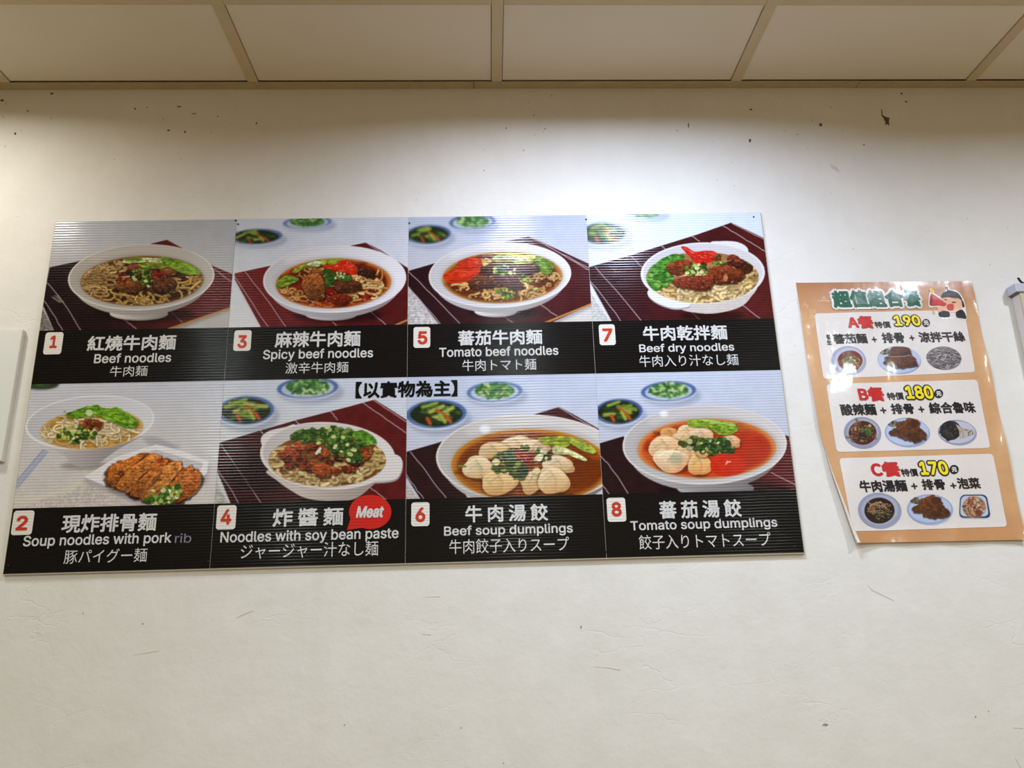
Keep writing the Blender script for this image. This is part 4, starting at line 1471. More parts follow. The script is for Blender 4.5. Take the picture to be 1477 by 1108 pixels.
# per panel: column, row, view (origin x, y, magnification), base, drawing, photo label, number, badge box, digit box, then the three captions (text, box)
PANELS = [
    (0, 0, (60, 300, 4.261), dish1, 'photo of brown beef noodles with greens at the back', '1', (18, 765, 128, 900), (53, 785, 97, 862),
     ('紅燒牛肉麵', (283, 783, 827, 877)), ('Beef noodles', (325, 893, 798, 952)), ('牛肉麺', (422, 971, 652, 1036))),
    (0, 1, (0, 540, 3.822), dish2, 'photo of pale soup noodles beside a tray of fried pork cutlet', '2', (69, 752, 183, 886), (91, 780, 155, 861),
     ('現炸排骨麵', (343, 769, 864, 870)), ('Soup noodles with pork', (130, 880, 945, 954)), ('豚パイグー麺', (356, 963, 811, 1040))),
    (1, 0, (320, 300, 4.261), dish3, 'photo of red spicy beef noodles with chili on top', '3', (74, 752, 180, 879), (98, 782, 155, 863),
     ('麻辣牛肉麵', (327, 757, 853, 856)), ('Spicy beef noodles', (254, 866, 930, 940)), ('激辛牛肉麺', (392, 948, 778, 1016))),
    (1, 1, (300, 540, 3.957), dish4, 'photo of noodles with diced meat sauce and scallions in a lugged bowl', '4', (50, 748, 160, 886), (74, 770, 135, 858),
     ('炸 醬 麵', (370, 763, 773, 867)), ('Noodles with soy bean paste', (72, 886, 1088, 964)), ('ジャージャー汁なし麺', (188, 960, 972, 1046))),
    (2, 0, (580, 300, 4.261), dish5, 'photo of tomato beef noodles with a red tomato half at left', '5', (70, 732, 173, 860), (97, 758, 156, 840),
     ('蕃茄牛肉麵', (343, 750, 862, 843)), ('Tomato beef noodles', (228, 852, 960, 911)), ('牛肉トマト麺', (370, 930, 824, 1000))),
    (2, 1, (570, 540, 3.958), dish6, 'photo of dumplings in brown soup in a cropped white bowl', '6', (92, 731, 196, 867), (116, 760, 173, 844),
     ('牛 肉 湯 餃', (400, 743, 872, 842)), ('Beef soup dumplings', (279, 858, 1014, 928)), ('牛肉餃子入りスープ', (309, 935, 993, 1018))),
    (3, 0, (840, 300, 4.262), dish7, 'photo of dry noodles with beef chunks and red chili in a lugged bowl', '7', (103, 716, 202, 844), (124, 741, 186, 822),
     ('牛肉乾拌麵', (371, 723, 890, 815)), ('Beef dry noodles', (349, 833, 933, 896)), ('牛肉入り汁なし麺', (349, 903, 958, 973))),
    (3, 1, (850, 530, 3.956), dish8, 'photo of dumplings and tomato in red soup', '8', (101, 744, 208, 881), (126, 768, 184, 852),
     ('蕃 茄 湯 餃', (398, 757, 867, 860)), ('Tomato soup dumplings', (234, 866, 1073, 935)), ('餃子入りトマトスープ', (282, 948, 1036, 1031))),
]

for ci, ri, (ox, oy, sc), draw, plabel, num, badge, digit, t1, t2, t3 in PANELS:
    u0, u1 = U_SEAM[ci], U_SEAM[ci + 1]
    v0, vm, v1 = V_ROW[ri]
    g = 0.0004

    def bxp(b):
        return (ox + b[0] / sc, oy + b[1] / sc, ox + b[2] / sc, oy + b[3] / sc)
    # the black caption strip carries the panel's other pieces
    xa_, za_ = bl(u0 + g, v1 - 0.0002)
    xb_, zb_ = bl(u1 - g, vm)
    panel = obj('menu_panel', *plate_vf([(xa_, za_), (xb_, za_), (xb_, zb_), (xa_, zb_)], -BT, 0.0004), M_BLACK, board)
    panel['label'] = 'menu panel number %s: dish photo above a black caption strip' % num
    wmm, hmm = (u1 - u0 - 2 * g) * 1000, (vm - v0) * 1000
    cv = Canvas(wmm, hmm, lambda a, b, u0=u0, v0=v0: px_of_board(a, b, u0 + 0.0004, v0), ox, oy, sc, 100 + int(num) * 13, (190, 190, 200))
    draw(cv)
    col = cv.colors()
    h_, w_ = col.shape[:2]
    uu = np.linspace(u0 + g, u1 - g, w_)
    vv = np.linspace(v0, vm, h_)
    UU, VV = np.meshgrid(uu, vv)
    ph = grid_obj('dish_photo', UU - BW / 2, np.full(UU.shape, -BT), BH - VV, M_PHOTO, panel, col)
    ph['label'] = plabel
    # number on a white rounded badge
    b = bxp(badge)
    ub0, ub1 = float(uv_of(b[0], (b[1] + b[3]) / 2)[0]), float(uv_of(b[2], (b[1] + b[3]) / 2)[0])
    vb0, vb1 = float(uv_of((b[0] + b[2]) / 2, b[1])[1]), float(uv_of((b[0] + b[2]) / 2, b[3])[1])
    X0, Z1 = bl(ub0, vb0)
    X1, Z0 = bl(ub1, vb1)
    bv, bf = plate_vf(rrect(X0, X1, Z0, Z1, 0.006), -BT - 0.0005, 0.0004)
    bo = obj('number_badge', bv, bf, M_BADGE, panel)
    bo['label'] = 'white rounded badge with the red number %s' % num
    # the digit is printed on the badge: same mesh, second colour
    Q, F, mn, mx = text_mesh(num, LATIN, 0.030)
    d = bxp(digit)
    du0, du1 = float(uv_of(d[0], (d[1] + d[3]) / 2)[0]), float(uv_of(d[2], (d[1] + d[3]) / 2)[0])
    dv0, dv1 = float(uv_of((d[0] + d[2]) / 2, d[1])[1]), float(uv_of((d[0] + d[2]) / 2, d[3])[1])
    me = bo.data
    V2 = [tuple(p.co) for p in me.vertices]
    F2 = [tuple(p.vertices) for p in me.polygons]
    nf = len(F2)
    o0 = len(V2)
    for i, (a, bq) in enumerate(Q):
        X, Z = bl(du0 + a * (du1 - du0), dv0 + bq * (dv1 - dv0))
        V2.append((X, -BT - 0.0009, Z))
    F2 += [tuple(i + o0 for i in q) for q in F]
    me.clear_geometry()
    me.from_pydata(V2, [], F2)
    me.materials.append(M_DIGIT)
    me.polygons.foreach_set('material_index', [0] * nf + [1] * (len(F2) - nf))
    text_fit('dish_name_lettering', panel, t1[0], CJK, M_WHITE, bxp(t1[1]), 0.009)
    text_fit('english_lettering', panel, t2[0], LATIN, M_WHITE, bxp(t2[1]), 0.014)
    text_fit('japanese_lettering', panel, t3[0], CJK, M_WHITE, bxp(t3[1]), 0.0)
    if num == '2':
        text_fit('english_lettering', panel, 'rib', LATIN, M_GREY, bxp((966, 877, 1056, 930)), 0.004, label='grey faded word rib')
    if num == '4':
        # red speech bubble with its tail
        px0, py0 = lambda q: ox + q / sc, lambda q: oy + q / sc
        pts = []
        for i in range(48):
            a = 2 * math.pi * i / 48
            x, y = 926 + 121 * math.cos(a), 786 + 98 * math.sin(a)
            if 2.02 < a < 2.62:
                if not any(p == 'tail' for p in pts):
                    pts.append('tail')
                continue
            pts.append((x, y))
        pts = [(793, 889) if p == 'tail' else p for p in pts]
        q = []
        for x, y in pts:
            u, w2 = uv_of(ox + x / sc, oy + y / sc)
            q.append(bl(float(u), float(w2)))
        sb = obj('speech_bubble', *plate_vf(q[::-1], -BT - 0.0005, 0.0004), M_RED, panel)
        sb['label'] = 'red speech bubble reading Meat'
        text_fit('bubble_lettering', panel, 'Meat', LATIN, M_WHITE, bxp((845, 752, 1005, 819)), 0.034, 1.0, 0.22, depth=0.0010)

nt = text_fit('notice_lettering', board, '【以實物為主】', CJK, M_INK, (513, 549.5, 660, 573.5), 0.012)
nt['label'] = 'black bracketed notice across the seam of panels four and six'

# nails through the corners of the panels
for x, y in [(343.5, 323.5), (590.5, 322), (845.5, 316.5), (1087, 313), (1104, 387), (12, 816), (300.5, 810), (583.5, 800), (874, 795.5), (1146, 789), (340, 318)]:
    u, w2 = uv_of(x, y)
    X, Z = bl(float(u), float(w2))
    v, f = [], []
    n = 10
    for r, d in ((0.0021, 0.0004), (0.0019, 0.0012), (0.0010, 0.0018)):
        for i in range(n):
            a = 2 * math.pi * i / n
            v.append((X + r * math.cos(a), -BT - d, Z + r * math.sin(a)))
    for p in range(2):
        for i in range(n):
            f.append((p * n + i, p * n + (i + 1) % n, (p + 1) * n + (i + 1) % n, (p + 1) * n + i))
    f.append(tuple(range(2 * n, 3 * n)))
    obj('nail', v, f, M_NAIL, board)

# ------------------------------------------------------------------ the set-meal poster on the right (a laminated sheet, buckled and peeling at its lower left)
PX0, PX1 = 0.7112, 1.1262
PZ1, PZ0 = 2.2050, 1.6140
PD = -0.0015                                       # the film stands a little off the wall
M_SHEET = print_mat('laminated_print', None, 0.0, 0.32, 0.35, 0.8, 0.0024)
M_FILM_WHITE = print_mat('laminated_white', (226, 219, 214), 0.0, 0.32, 0.35, 0.8, 0.0024)
M_P_BLACK = print_mat('poster_black', (22, 22, 32), 0.0, 0.32, 0.35, 0.8, 0.0024)
M_P_RED = print_mat('poster_red', (196, 34, 36), 0.0, 0.32, 0.35, 0.8, 0.0024)
M_P_GREEN = print_mat('poster_green', (16, 92, 68), 0.0, 0.32, 0.35, 0.8, 0.0024)
M_P_YELLOW = print_mat('poster_yellow', (244, 222, 30), 0.0, 0.32, 0.35, 0.8, 0.0024)
M_P_BACK = plain_mat('poster_paper_back', (226, 222, 212), 0.5, 0.05, 40.0)

poster = empty('menu_poster', ((PX0 + PX1) / 2, 0, PZ0), 'orange-brown laminated set meal poster with three white price boxes, peeling at lower left', 'poster')
POX, POZ = (PX0 + PX1) / 2, PZ0


def lift(x, z):
    """how far the sheet stands off the wall"""
    s = np.clip((x - PX0) / (PX1 - PX0), 0, 1)
    t = np.clip((PZ1 - z) / (PZ1 - PZ0), 0, 1)
    w = 0.0012 * (1 + np.sin(17 * t + 2.0 * s)) * (0.4 + s * (1 - s)) + 0.0008 * (1 + np.sin(23 * s + 5 * t))
    peel = 0.016 * np.clip((t - 0.25) / 0.75, 0, 1) ** 1.5 * np.clip((0.30 - s) / 0.30, 0, 1) ** 2
    edge = 0.004 * np.clip((s - 0.93) / 0.07, 0, 1) ** 2 * (0.6 + 0.4 * np.sin(21 * t))
    low = 0.004 * np.clip((t - 0.93) / 0.07, 0, 1) ** 2
    return 0.0006 + w * np.clip(t / 0.08, 0, 1) + peel + edge + low


def left_edge(z):
    """the left border of what shows: the sheet is folded back along a slanting line below"""
    t = np.clip((PZ1 - z) / (PZ1 - PZ0), 0, 1)
    return PX0 + np.interp(t, [0, 0.30, 0.58, 0.75, 1.0], [0.0, 0.0015, 0.0060, 0.0200, 0.0505])


def px_of_poster(u_mm, v_mm):
    return to_px(PX0 + u_mm / 1000.0, PZ1 - v_mm / 1000.0, PD)


def pl(px, py):
    """photo pixel -> world x, z on the poster"""
    x, z = to_wall(px, py, PD)
    return x, z


def on_sheet(x, z, d):
    return (x - POX, -lift(x, z) - d, z - POZ)


SC = 4.383
VA, VB, VC = (1140, 400), (1140, 530), (1140, 640)
pc = Canvas((PX1 - PX0) * 1000, (PZ1 - PZ0) * 1000, px_of_poster, VA[0], VA[1], SC, 900, (206, 158, 112))
X, Y = pc.X, pc.Y
tt = np.clip(Y / 260, 0, 1)[..., None]
pc.a[:] = np.array([170, 112, 74]) * (1 - tt) + np.array([208, 160, 114]) * tt
tb = np.clip((Y - 1450) / 250, 0, 1)[..., None]
pc.a[:] = pc.a * (1 - tb) + np.array([186, 130, 84]) * tb
pc.a *= (1 + 0.05 * (fbm(X / 30, Y / 30, 77) - 0.5))[..., None]
# faint pale brush marks and small characters printed in the upper left of the ground
for x, y in [(70, 215), (70, 240), (72, 265), (128, 215), (150, 215), (132, 245), (150, 250), (135, 275), (150, 290), (140, 305), (90, 170), (75, 180), (105, 185)]:
    for k_ in range(3):
        pc.line([(x - 8, y - 8 + 8 * k_), (x + 8, y - 8 + 8 * k_)], 2.5, (226, 190, 156), 0.55, smooth=False)
    pc.line([(x, y - 10), (x, y + 10)], 2.5, (226, 190, 156), 0.5, smooth=False)
pc.line([(175, 150), (210, 148), (260, 150)], 5, (232, 204, 176), 0.7)
pc.line([(200, 140), (212, 125), (222, 142)], 5, (232, 204, 176), 0.7)

nz_, nx_ = 400, 300
tz = np.linspace(0, 1, nz_)
ZZ = np.repeat((PZ1 - tz * (PZ1 - PZ0))[:, None], nx_, 1)
LE = left_edge(ZZ)
RE = PX1 - 0.0045 * (1 - np.clip(tz / 0.85, 0, 1))[:, None] + 0 * LE
XX = LE + (RE - LE) * np.linspace(0, 1, nx_)[None, :]
# sample the drawing
ccol = lin(np.clip(pc.a, 0, 255))
iu = np.clip(((XX - PX0) * 1000 * pc.k).astype(int), 0, pc.w - 1)
iv = np.clip(((PZ1 - ZZ) * 1000 * pc.k).astype(int), 0, pc.h - 1)
grid_obj('sheet', XX - POX, -lift(XX, ZZ), ZZ - POZ, M_SHEET, poster, ccol[iv, iu], smooth=True)
# the folded-back margin shows its white back along the slanting edge
tf = np.linspace(0.66, 1.0, 60)
zf = PZ1 - tf * (PZ1 - PZ0)
wf = np.interp(tf, [0.66, 0.8, 1.0], [0.0004, 0.0035, 0.0085])
xl_ = left_edge(zf)
prof = np.linspace(0, 1, 9)
FX = xl_[:, None] + wf[:, None] * (prof[None, :] - 0.55 * np.sin(np.pi * prof)[None, :] * 0.6)
FZ = np.repeat(zf[:, None], 9, 1)
FY = -lift(np.repeat(xl_[:, None], 9, 1), FZ) - (0.5 * wf[:, None] * np.sin(np.pi * prof)[None, :] + 0.0006)
fo = grid_obj('folded_margin', FX - POX, FY, FZ - POZ, M_P_BACK, poster, smooth=True)
fo['label'] = 'white folded margin of the poster at its lower left'


def ring_obj(name, outline, d, mat, parent, nr=12, colors=None):
    """sheet-hugging patch: rings shrink from the outline (world x, z) to its middle"""
    o = np.asarray(outline, float)
    c = o.mean(0)
    n = len(o)
    R = np.linspace(1, 0, nr + 1)[:-1]
    P = np.concatenate([c + (o - c) * r for r in R] + [c[None]])
    V = [on_sheet(x, z, d) for x, z in P]
    F = []
    for i in range(nr - 1):
        for j in range(n):
            k_ = (j + 1) % n
            F.append((i * n + j, i * n + k_, (i + 1) * n + k_, (i + 1) * n + j))
    for j in range(n):
        F.append(((nr - 1) * n + j, (nr - 1) * n + (j + 1) % n, nr * n))
    cc = None
    if colors is not None:
        cc = np.ones((len(P), 4), np.float32)
        cc[:, :3] = colors(P)
    return obj(name, V, F, mat, parent, colors=cc, smooth=True)


def quad_outline(pts, r, n=7, per=14):
    """rounded quadrilateral (view units), edges subdivided"""
    p = np.asarray(pts, float)
    out = []
    for i in range(4):
        a, b, c = p[i - 1], p[i], p[(i + 1) % 4]
        u, v = (a - b) / np.linalg.norm(a - b), (c - b) / np.linalg.norm(c - b)
        s, e = b + u * r, b + v * r
        for j in range(n + 1):
            t = j / n
            out.append((1 - t) ** 2 * s + 2 * t * (1 - t) * b + t * t * e)
        nx = p[(i + 1) % 4]
        w = (b - nx) / np.linalg.norm(b - nx)
        e2 = nx + w * r
        for j in range(1, per):
            out.append(e + (e2 - e) * j / per)
    return np.array(out)


def to_world(view, pts):
    p = np.asarray(pts, float)
    x, z = pl(view[0] + p[:, 0] / SC, view[1] + p[:, 1] / SC)
    return np.stack([x, z], -1)


def ptext(name, parent, body, mat, view, box, fnt=CJK, bold=0.02, depth=0.0012, outline=None, lean=0.0, spacing=1.0):
    """lettering on the poster inside a box of view units; outline = (material, extra) draws a border behind the letters"""
    Q, F, mn, mx = text_mesh(body, fnt, bold, spacing)
    x0, y0, x1, y1 = box
    ym, xm = (y0 + y1) / 2, (x0 + x1) / 2
    pa, pb = pl(view[0] + x0 / SC, view[1] + ym / SC), pl(view[0] + x1 / SC, view[1] + ym / SC)
    qa, qb = pl(view[0] + xm / SC, view[1] + y0 / SC), pl(view[0] + xm / SC, view[1] + y1 / SC)
    X0, X1, Z1, Z0 = float(pa[0]), float(pb[0]), float(qa[1]), float(qb[1])

    def place(Qs, d):
        out = []
        for a, b in Qs:
            x = X0 + a * (X1 - X0) + lean * (b - 0.5) * (Z1 - Z0)
            z = Z1 - b * (Z1 - Z0) + (a - 0.5) * 0.004 * (X1 - X0)
            out.append(on_sheet(x, z, d))
        return out
    V = place(Q, depth)
    F = list(F)
    mi = [0] * len(F)
    mats = [mat]
    if outline:
        Q2, F2, mn2, mx2 = text_mesh(body, fnt, bold + outline[1], spacing)
        P2 = np.stack([Q2[:, 0] * (mx2[0] - mn2[0]) + mn2[0], (1 - Q2[:, 1]) * (mx2[1] - mn2[1]) + mn2[1]], -1)
        R = (P2 - mn) / (mx - mn)
        R[:, 1] = 1 - R[:, 1]
        o0 = len(V)
        V = V + place(R, depth - 0.0005)
        F += [tuple(i + o0 for i in q) for q in F2]
        mi += [1] * len(F2)
        mats.append(outline[0])
    o = obj(name, V, F, mats, parent)
    o.data.polygons.foreach_set('material_index', mi)
    return o


def picture(parent, view, outline, draw, label):
    """small dish print: a fine canvas around the outline, carried by a ring mesh"""
    W = to_world(view, outline)
    lo, hi = W.min(0) - 0.002, W.max(0) + 0.002
    cv = Canvas((hi[0] - lo[0]) * 1000, (hi[1] - lo[1]) * 1000, lambda a, b: to_px(lo[0] + a / 1000.0, hi[1] - b / 1000.0, PD), view[0], view[1], SC, int(abs(W[0, 0] * 1e5)) % 9999, (190, 195, 215), k=4)
    draw(cv)
    a = lin(np.clip(boxblur(cv.a, 1), 0, 255))

    def smp(P):
        i = np.clip(((P[:, 0] - lo[0]) * 4000).astype(int), 0, cv.w - 1)
        j = np.clip(((hi[1] - P[:, 1]) * 4000).astype(int), 0, cv.h - 1)
        return a[j, i]
    o = ring_obj('dish_photo', W, 0.0009, M_SHEET, parent, 44, smp)
    o['label'] = label
    return o


RIM = (166, 170, 198)


def pic_tomato(c):
    c.ell(368, 528, 112, 94, (160, 164, 190))
    c.ell(370, 524, 92, 76, (186, 188, 208))
    c.ell(376, 528, 78, 64, (112, 34, 18), noise=0.3)
    c.ell(386, 540, 56, 42, (150, 132, 80), noise=0.3)
    c.bits(385, 540, 56, 40, 60, [(196, 180, 120), (110, 110, 60), (76, 100, 50), (212, 196, 150), (120, 60, 30)], 7)
    c.bits(350, 515, 30, 20, 18, [(60, 90, 46), (110, 130, 70)], 6)
    c.line([(420, 520), (440, 545), (420, 585)], 8, (150, 50, 24))


def pic_sour(c):
    c.ell(455, 415, 122, 102, (146, 148, 170))
    c.ell(457, 410, 100, 82, (170, 172, 190))
    c.ell(455, 415, 90, 76, (74, 32, 20), noise=0.4)
    c.noodles(455, 412, 78, 62, 40, [(170, 140, 100), (140, 100, 70), (110, 60, 40)], 8, 60, (40, 18, 12))
    c.bits(460, 415, 76, 60, 60, [(60, 40, 26), (120, 60, 36), (190, 170, 130), (40, 30, 24), (100, 40, 26)], 8)
    c.bits(480, 405, 40, 24, 36, [(60, 110, 50), (90, 140, 70)], 7)
    c.bits(455, 425, 24, 16, 14, [(36, 44, 50), (28, 34, 30)], 9)


def pic_beefsoup(c):
    c.ell(560, 425, 142, 116, (150, 154, 178))
    c.ell(560, 420, 118, 94, (168, 172, 194))
    c.ell(560, 424, 97, 82, (36, 16, 12), noise=0.4)
    c.ell(560, 428, 90, 74, (30, 18, 14))
    c.noodles(560, 415, 60, 44, 46, [(190, 150, 110), (160, 116, 80), (206, 172, 130)], 5, 60, (30, 14, 10))
    c.bits(590, 450, 66, 40, 40, [(70, 90, 60), (110, 120, 80), (40, 40, 30)], 5)
    c.bits(510, 405, 20, 16, 8, [(150, 90, 60)], 6)


def pic_cutlet(cx, cy, big):
    def d(c):
        c.ell(cx, cy, 145, 95, (150, 166, 204))
        c.ell(cx, cy - 3, 134, 84, (182, 194, 222))
        c.ell(cx - 92, cy - 56, 34, 22, (120, 110, 100), noise=0.5)
        c.bits(cx - 92, cy - 56, 34, 18, 16, [(70, 60, 50), (150, 150, 140), (60, 80, 56)], 7)
        if big:
            c.meat([(cx - 112, cy - 8), (cx - 84, cy - 26), (cx - 72, cy - 30), (cx - 60, cy - 62), (cx - 30, cy - 76), (cx + 4, cy - 90), (cx + 34, cy - 86), (cx + 66, cy - 74), (cx + 74, cy - 44), (cx + 96, cy - 14), (cx + 122, cy + 8), (cx + 118, cy + 40), (cx + 80, cy + 48), (cx + 36, cy + 58), (cx, cy + 50), (cx - 40, cy + 44), (cx - 66, cy + 20), (cx - 98, cy + 18)], (96, 50, 24), 1.15, 14)
            c.ell(cx + 40, cy - 55, 34, 22, (70, 34, 18), noise=0.4, alpha=0.8)
        else:
            c.meat([(cx - 95, cy - 12), (cx - 60, cy - 40), (cx - 40, cy - 82), (cx + 40, cy - 84), (cx + 66, cy - 60), (cx + 70, cy - 20), (cx, cy - 8)], (84, 44, 22), 1.1, 12)
            c.meat([(cx - 100, cy + 14), (cx - 60, cy - 12), (cx + 60, cy - 26), (cx + 104, cy), (cx + 112, cy + 36), (cx + 60, cy + 44), (cx, cy + 50), (cx - 60, cy + 36)], (92, 46, 22), 1.1, 12)
            c.line([(cx - 105, cy - 24), (cx, cy - 22), (cx + 70, cy - 30)], 6, (196, 180, 170), 0.6)
    return d


def pic_strips(c):
    c.ell(968, 513, 112, 76, (128, 120, 124))
    c.noodles(968, 513, 98, 64, 120, [(150, 140, 142), (180, 172, 172), (110, 98, 102), (200, 194, 192)], 5, 80, (56, 46, 50))


def pic_braised(c):
    c.ell(1055, 413, 125, 82, (150, 150, 178))
    c.ell(1055, 411, 112, 70, (190, 190, 206))
    c.ell(1010, 400, 66, 62, (34, 32, 34), noise=0.4)
    c.bits(1005, 400, 60, 58, 60, [(26, 26, 30), (54, 50, 50), (16, 16, 18)], 10)
    for i in range(11):
        x = 1070 + 9 * i
        c.line([(x - 22, 365 + 5 * i), (x - 4, 400), (x, 452 - 3 * i)], 7, c.r.choice([(206, 196, 180), (176, 160, 140), (120, 100, 84), (220, 212, 200)]), edge=(110, 92, 78))


def pic_kimchi(c):
    c.fill(quad_outline([(1070, 325), (1240, 322), (1268, 470), (1064, 470)], 34), (24, 44, 84))
    c.fill(quad_outline([(1076, 331), (1233, 329), (1256, 460), (1070, 461)], 34), (186, 198, 216))
    c.ell(1160, 402, 76, 68, (170, 120, 90), noise=0.3)
    c.bits(1160, 400, 70, 60, 110, [(186, 140, 110), (150, 80, 56), (206, 176, 140), (130, 60, 44), (196, 150, 120)], 10)


BOXES = [
    ('A', VA, [(150, 230), (1098, 205), (1168, 602), (208, 645)], [('A餐', (357, 245, 526, 327)), ('特價', (532, 279, 632, 321)), ('190', (652, 243, 818, 309)), (857, 289, 25)],
     [('養生', None), ('蕃茄麵', (271, 357, 484, 421)), ('+', (514, 376, 546, 411)), ('排骨', (579, 349, 717, 416)), ('+', (751, 368, 783, 402)), ('涼拌干絲', (811, 344, 1099, 411))],
     [(epts(368, 528, 110, 92, 8, 120), pic_tomato, 'round print of a bowl of tomato noodles'), (epts(687, 525, 137, 88, 4, 120), pic_cutlet(687, 525, False), 'oval print of a fried pork cutlet on a plate'),
      (epts(968, 513, 110, 74, 6, 120), pic_strips, 'oval print of cold dried tofu strips')]),
    ('B', VB, [(225, 107), (1180, 78), (1264, 510), (290, 537)], [('B餐', (425, 125, 592, 217)), ('特價', (609, 159, 712, 207)), ('180', (722, 118, 898, 202)), (935, 167, 28)],
     [('酸辣麵', (314, 231, 541, 305)), ('+', (567, 253, 606, 291)), ('排骨', (634, 229, 777, 296)), ('+', (807, 247, 846, 285)), ('綜合魯味', (875, 219, 1167, 292))],
     [(epts(455, 415, 120, 100, 8, 120), pic_sour, 'round print of a bowl of hot and sour noodles'), (epts(740, 412, 143, 93, 4, 120), pic_cutlet(740, 412, True), 'oval print of a dark fried cutlet on a pale plate'),
      (epts(1055, 413, 123, 80, 6, 120), pic_braised, 'oval print of dark kelp and sliced braised tofu')]),
    ('C', VC, [(303, 94), (1278, 64), (1369, 525), (385, 556)], [('C餐', (506, 114, 692, 212)), ('特價', (696, 159, 802, 209)), ('170', (812, 112, 990, 200)), (1030, 165, 29)],
     [('牛肉湯麵', (431, 231, 732, 307)), ('+', (759, 251, 799, 289)), ('排骨', (827, 224, 974, 293)), ('+', (1007, 249, 1045, 285)), ('泡菜', (1050, 216, 1197, 287))],
     [(epts(560, 425, 140, 113, 8, 120), pic_beefsoup, 'round print of a bowl of dark beef soup noodles'), (epts(880, 417, 147, 98, 4, 120), pic_cutlet(880, 417, True), 'oval print of a large fried cutlet on a blue plate'),
      (quad_outline([(1068, 322), (1242, 318), (1272, 474), (1060, 474)], 40), pic_kimchi, 'print of kimchi in a square dish with a navy rim')]),
]
LEAN = 0.10
for nm, view, quad, head, line_, pics in BOXES:
    box = ring_obj('price_box', to_world(view, quad_outline(quad, 26, 6, 26)), 0.0005, M_FILM_WHITE, poster, 40)
    box['label'] = 'white rounded box of set meal %s on the poster' % nm
    (h, hb), (sp, sb_), (pr, pb_), (yx, yy, yr) = head
    ptext('meal_lettering', box, h, M_P_RED, view, hb, CJK, 0.017, lean=LEAN)
    ptext('price_lettering', box, sp, M_P_BLACK, view, sb_, CJK, 0.010, lean=LEAN)
    ptext('price_lettering', box, pr, M_P_YELLOW, view, pb_, LATIN, 0.032, 0.0019, (M_P_BLACK, 0.056), lean=LEAN)
    cb = ring_obj('currency_badge', to_world(view, epts(yx, yy, yr, yr, 0, 40)), 0.0012, M_P_BLACK, box, 4)
    cb['label'] = 'small black round currency badge'
    ptext('currency_lettering', box, '元', M_FILM_WHITE, view, (yx - 16, yy - 15, yx + 16, yy + 16), CJK, 0.02, 0.0018)
    for body, bx_ in line_:
        if bx_ is None:
            ptext('dish_lettering', box, '養', M_P_BLACK, view, (226, 361, 256, 393), CJK, 0.012)
            ptext('dish_lettering', box, '生', M_P_BLACK, view, (230, 396, 260, 427), CJK, 0.012)
            continue
        ptext('dish_lettering', box, body, M_P_BLACK, view, bx_, LATIN if body == '+' else CJK, 0.016 if body == '+' else 0.013, lean=LEAN)
    for out, dr, lb in pics:
        picture(box, view, out, dr, lb)

ti = ptext('title_lettering', poster, '超值組合餐', M_P_GREEN, VA, (261, 82, 820, 193), CJK, 0.019, 0.0020, (M_FILM_WHITE, 0.045), LEAN)
ti['label'] = 'large green title lettering with a white outline'

# a plain cartoon of a person calling through a red megaphone, printed at the upper right
VT = (1200, 400)
ST = 6.154


def pw(pts, smooth=True, k_=6):
    p = spline(pts, k_) if smooth else np.asarray(pts, float)
    x, z = pl(VT[0] + p[:, 0] / ST, VT[1] + p[:, 1] / ST)
    return np.stack([x, z], -1)


CART = {}
for nm, c in (('paper', (232, 226, 222)), ('hair', (20, 20, 26)), ('skin', (232, 176, 138)), ('red', (198, 44, 48)), ('dark_red', (130, 24, 34)), ('navy', (30, 32, 48)), ('gold', (222, 186, 50)), ('mouth', (196, 60, 54))):
    CART[nm] = print_mat('cartoon_' + nm, c, 0.0, 0.32, 0.35, 0.8, 0.0024)
SHAPES = [
    ('paper', [(865, 140), (900, 140), (965, 178), (985, 140), (1010, 110), (1005, 78), (1030, 72), (1045, 108), (1100, 118), (1150, 170), (1180, 250), (1195, 372), (1160, 375), (1100, 362), (1060, 368), (930, 350), (940, 268), (860, 262)], 0.0008),
    ('skin', [(966, 205), (985, 165), (1040, 145), (1110, 170), (1150, 215), (1150, 270), (1110, 305), (1060, 312), (1000, 300), (960, 270)], 0.0011),
    ('navy', [(946, 312), (985, 300), (1035, 310), (1035, 354), (955, 350)], 0.0012),
    ('navy', [(1098, 312), (1150, 290), (1182, 330), (1190, 368), (1150, 366), (1105, 356)], 0.0012),
    ('skin', [(938, 262), (975, 268), (985, 290), (950, 312), (935, 290)], 0.0013),
    ('hair', [(968, 186), (985, 140), (1020, 122), (1008, 92), (1022, 84), (1032, 112), (1060, 122), (1110, 140), (1140, 176), (1150, 210), (1120, 190), (1085, 190), (1030, 178)], 0.0014),
    ('hair', [(1140, 190), (1165, 230), (1172, 265), (1155, 262), (1148, 225)], 0.0014),
    ('hair', [(998, 196), (1016, 200), (1014, 206), (996, 204)], 0.0014),
    ('hair', [(1062, 222), (1095, 222), (1090, 229), (1064, 229)], 0.0014),
    ('mouth', [(1022, 246), (1072, 244), (1070, 294), (1024, 288)], 0.0014),
    ('red', [(872, 160), (894, 152), (990, 222), (1012, 240), (990, 258), (950, 250), (868, 248)], 0.0016),
    ('dark_red', [(872, 164), (884, 170), (892, 205), (882, 246), (868, 244)], 0.0018),
    ('gold', [(862, 108), (880, 96), (898, 112), (912, 132), (895, 140), (872, 130)], 0.0011),
    ('gold', [(892, 296), (906, 302), (912, 322), (898, 328)], 0.0013),
]
from mathutils.geometry import tessellate_polygon


def patch_obj(name, outline, d, mat, parent):
    """small flat print of any outline, on the sheet"""
    V = [on_sheet(x, z, d) for x, z in outline]
    F = tessellate_polygon([[Vector((x, z, 0)) for x, z in outline]])
    return obj(name, V, F, mat, parent)


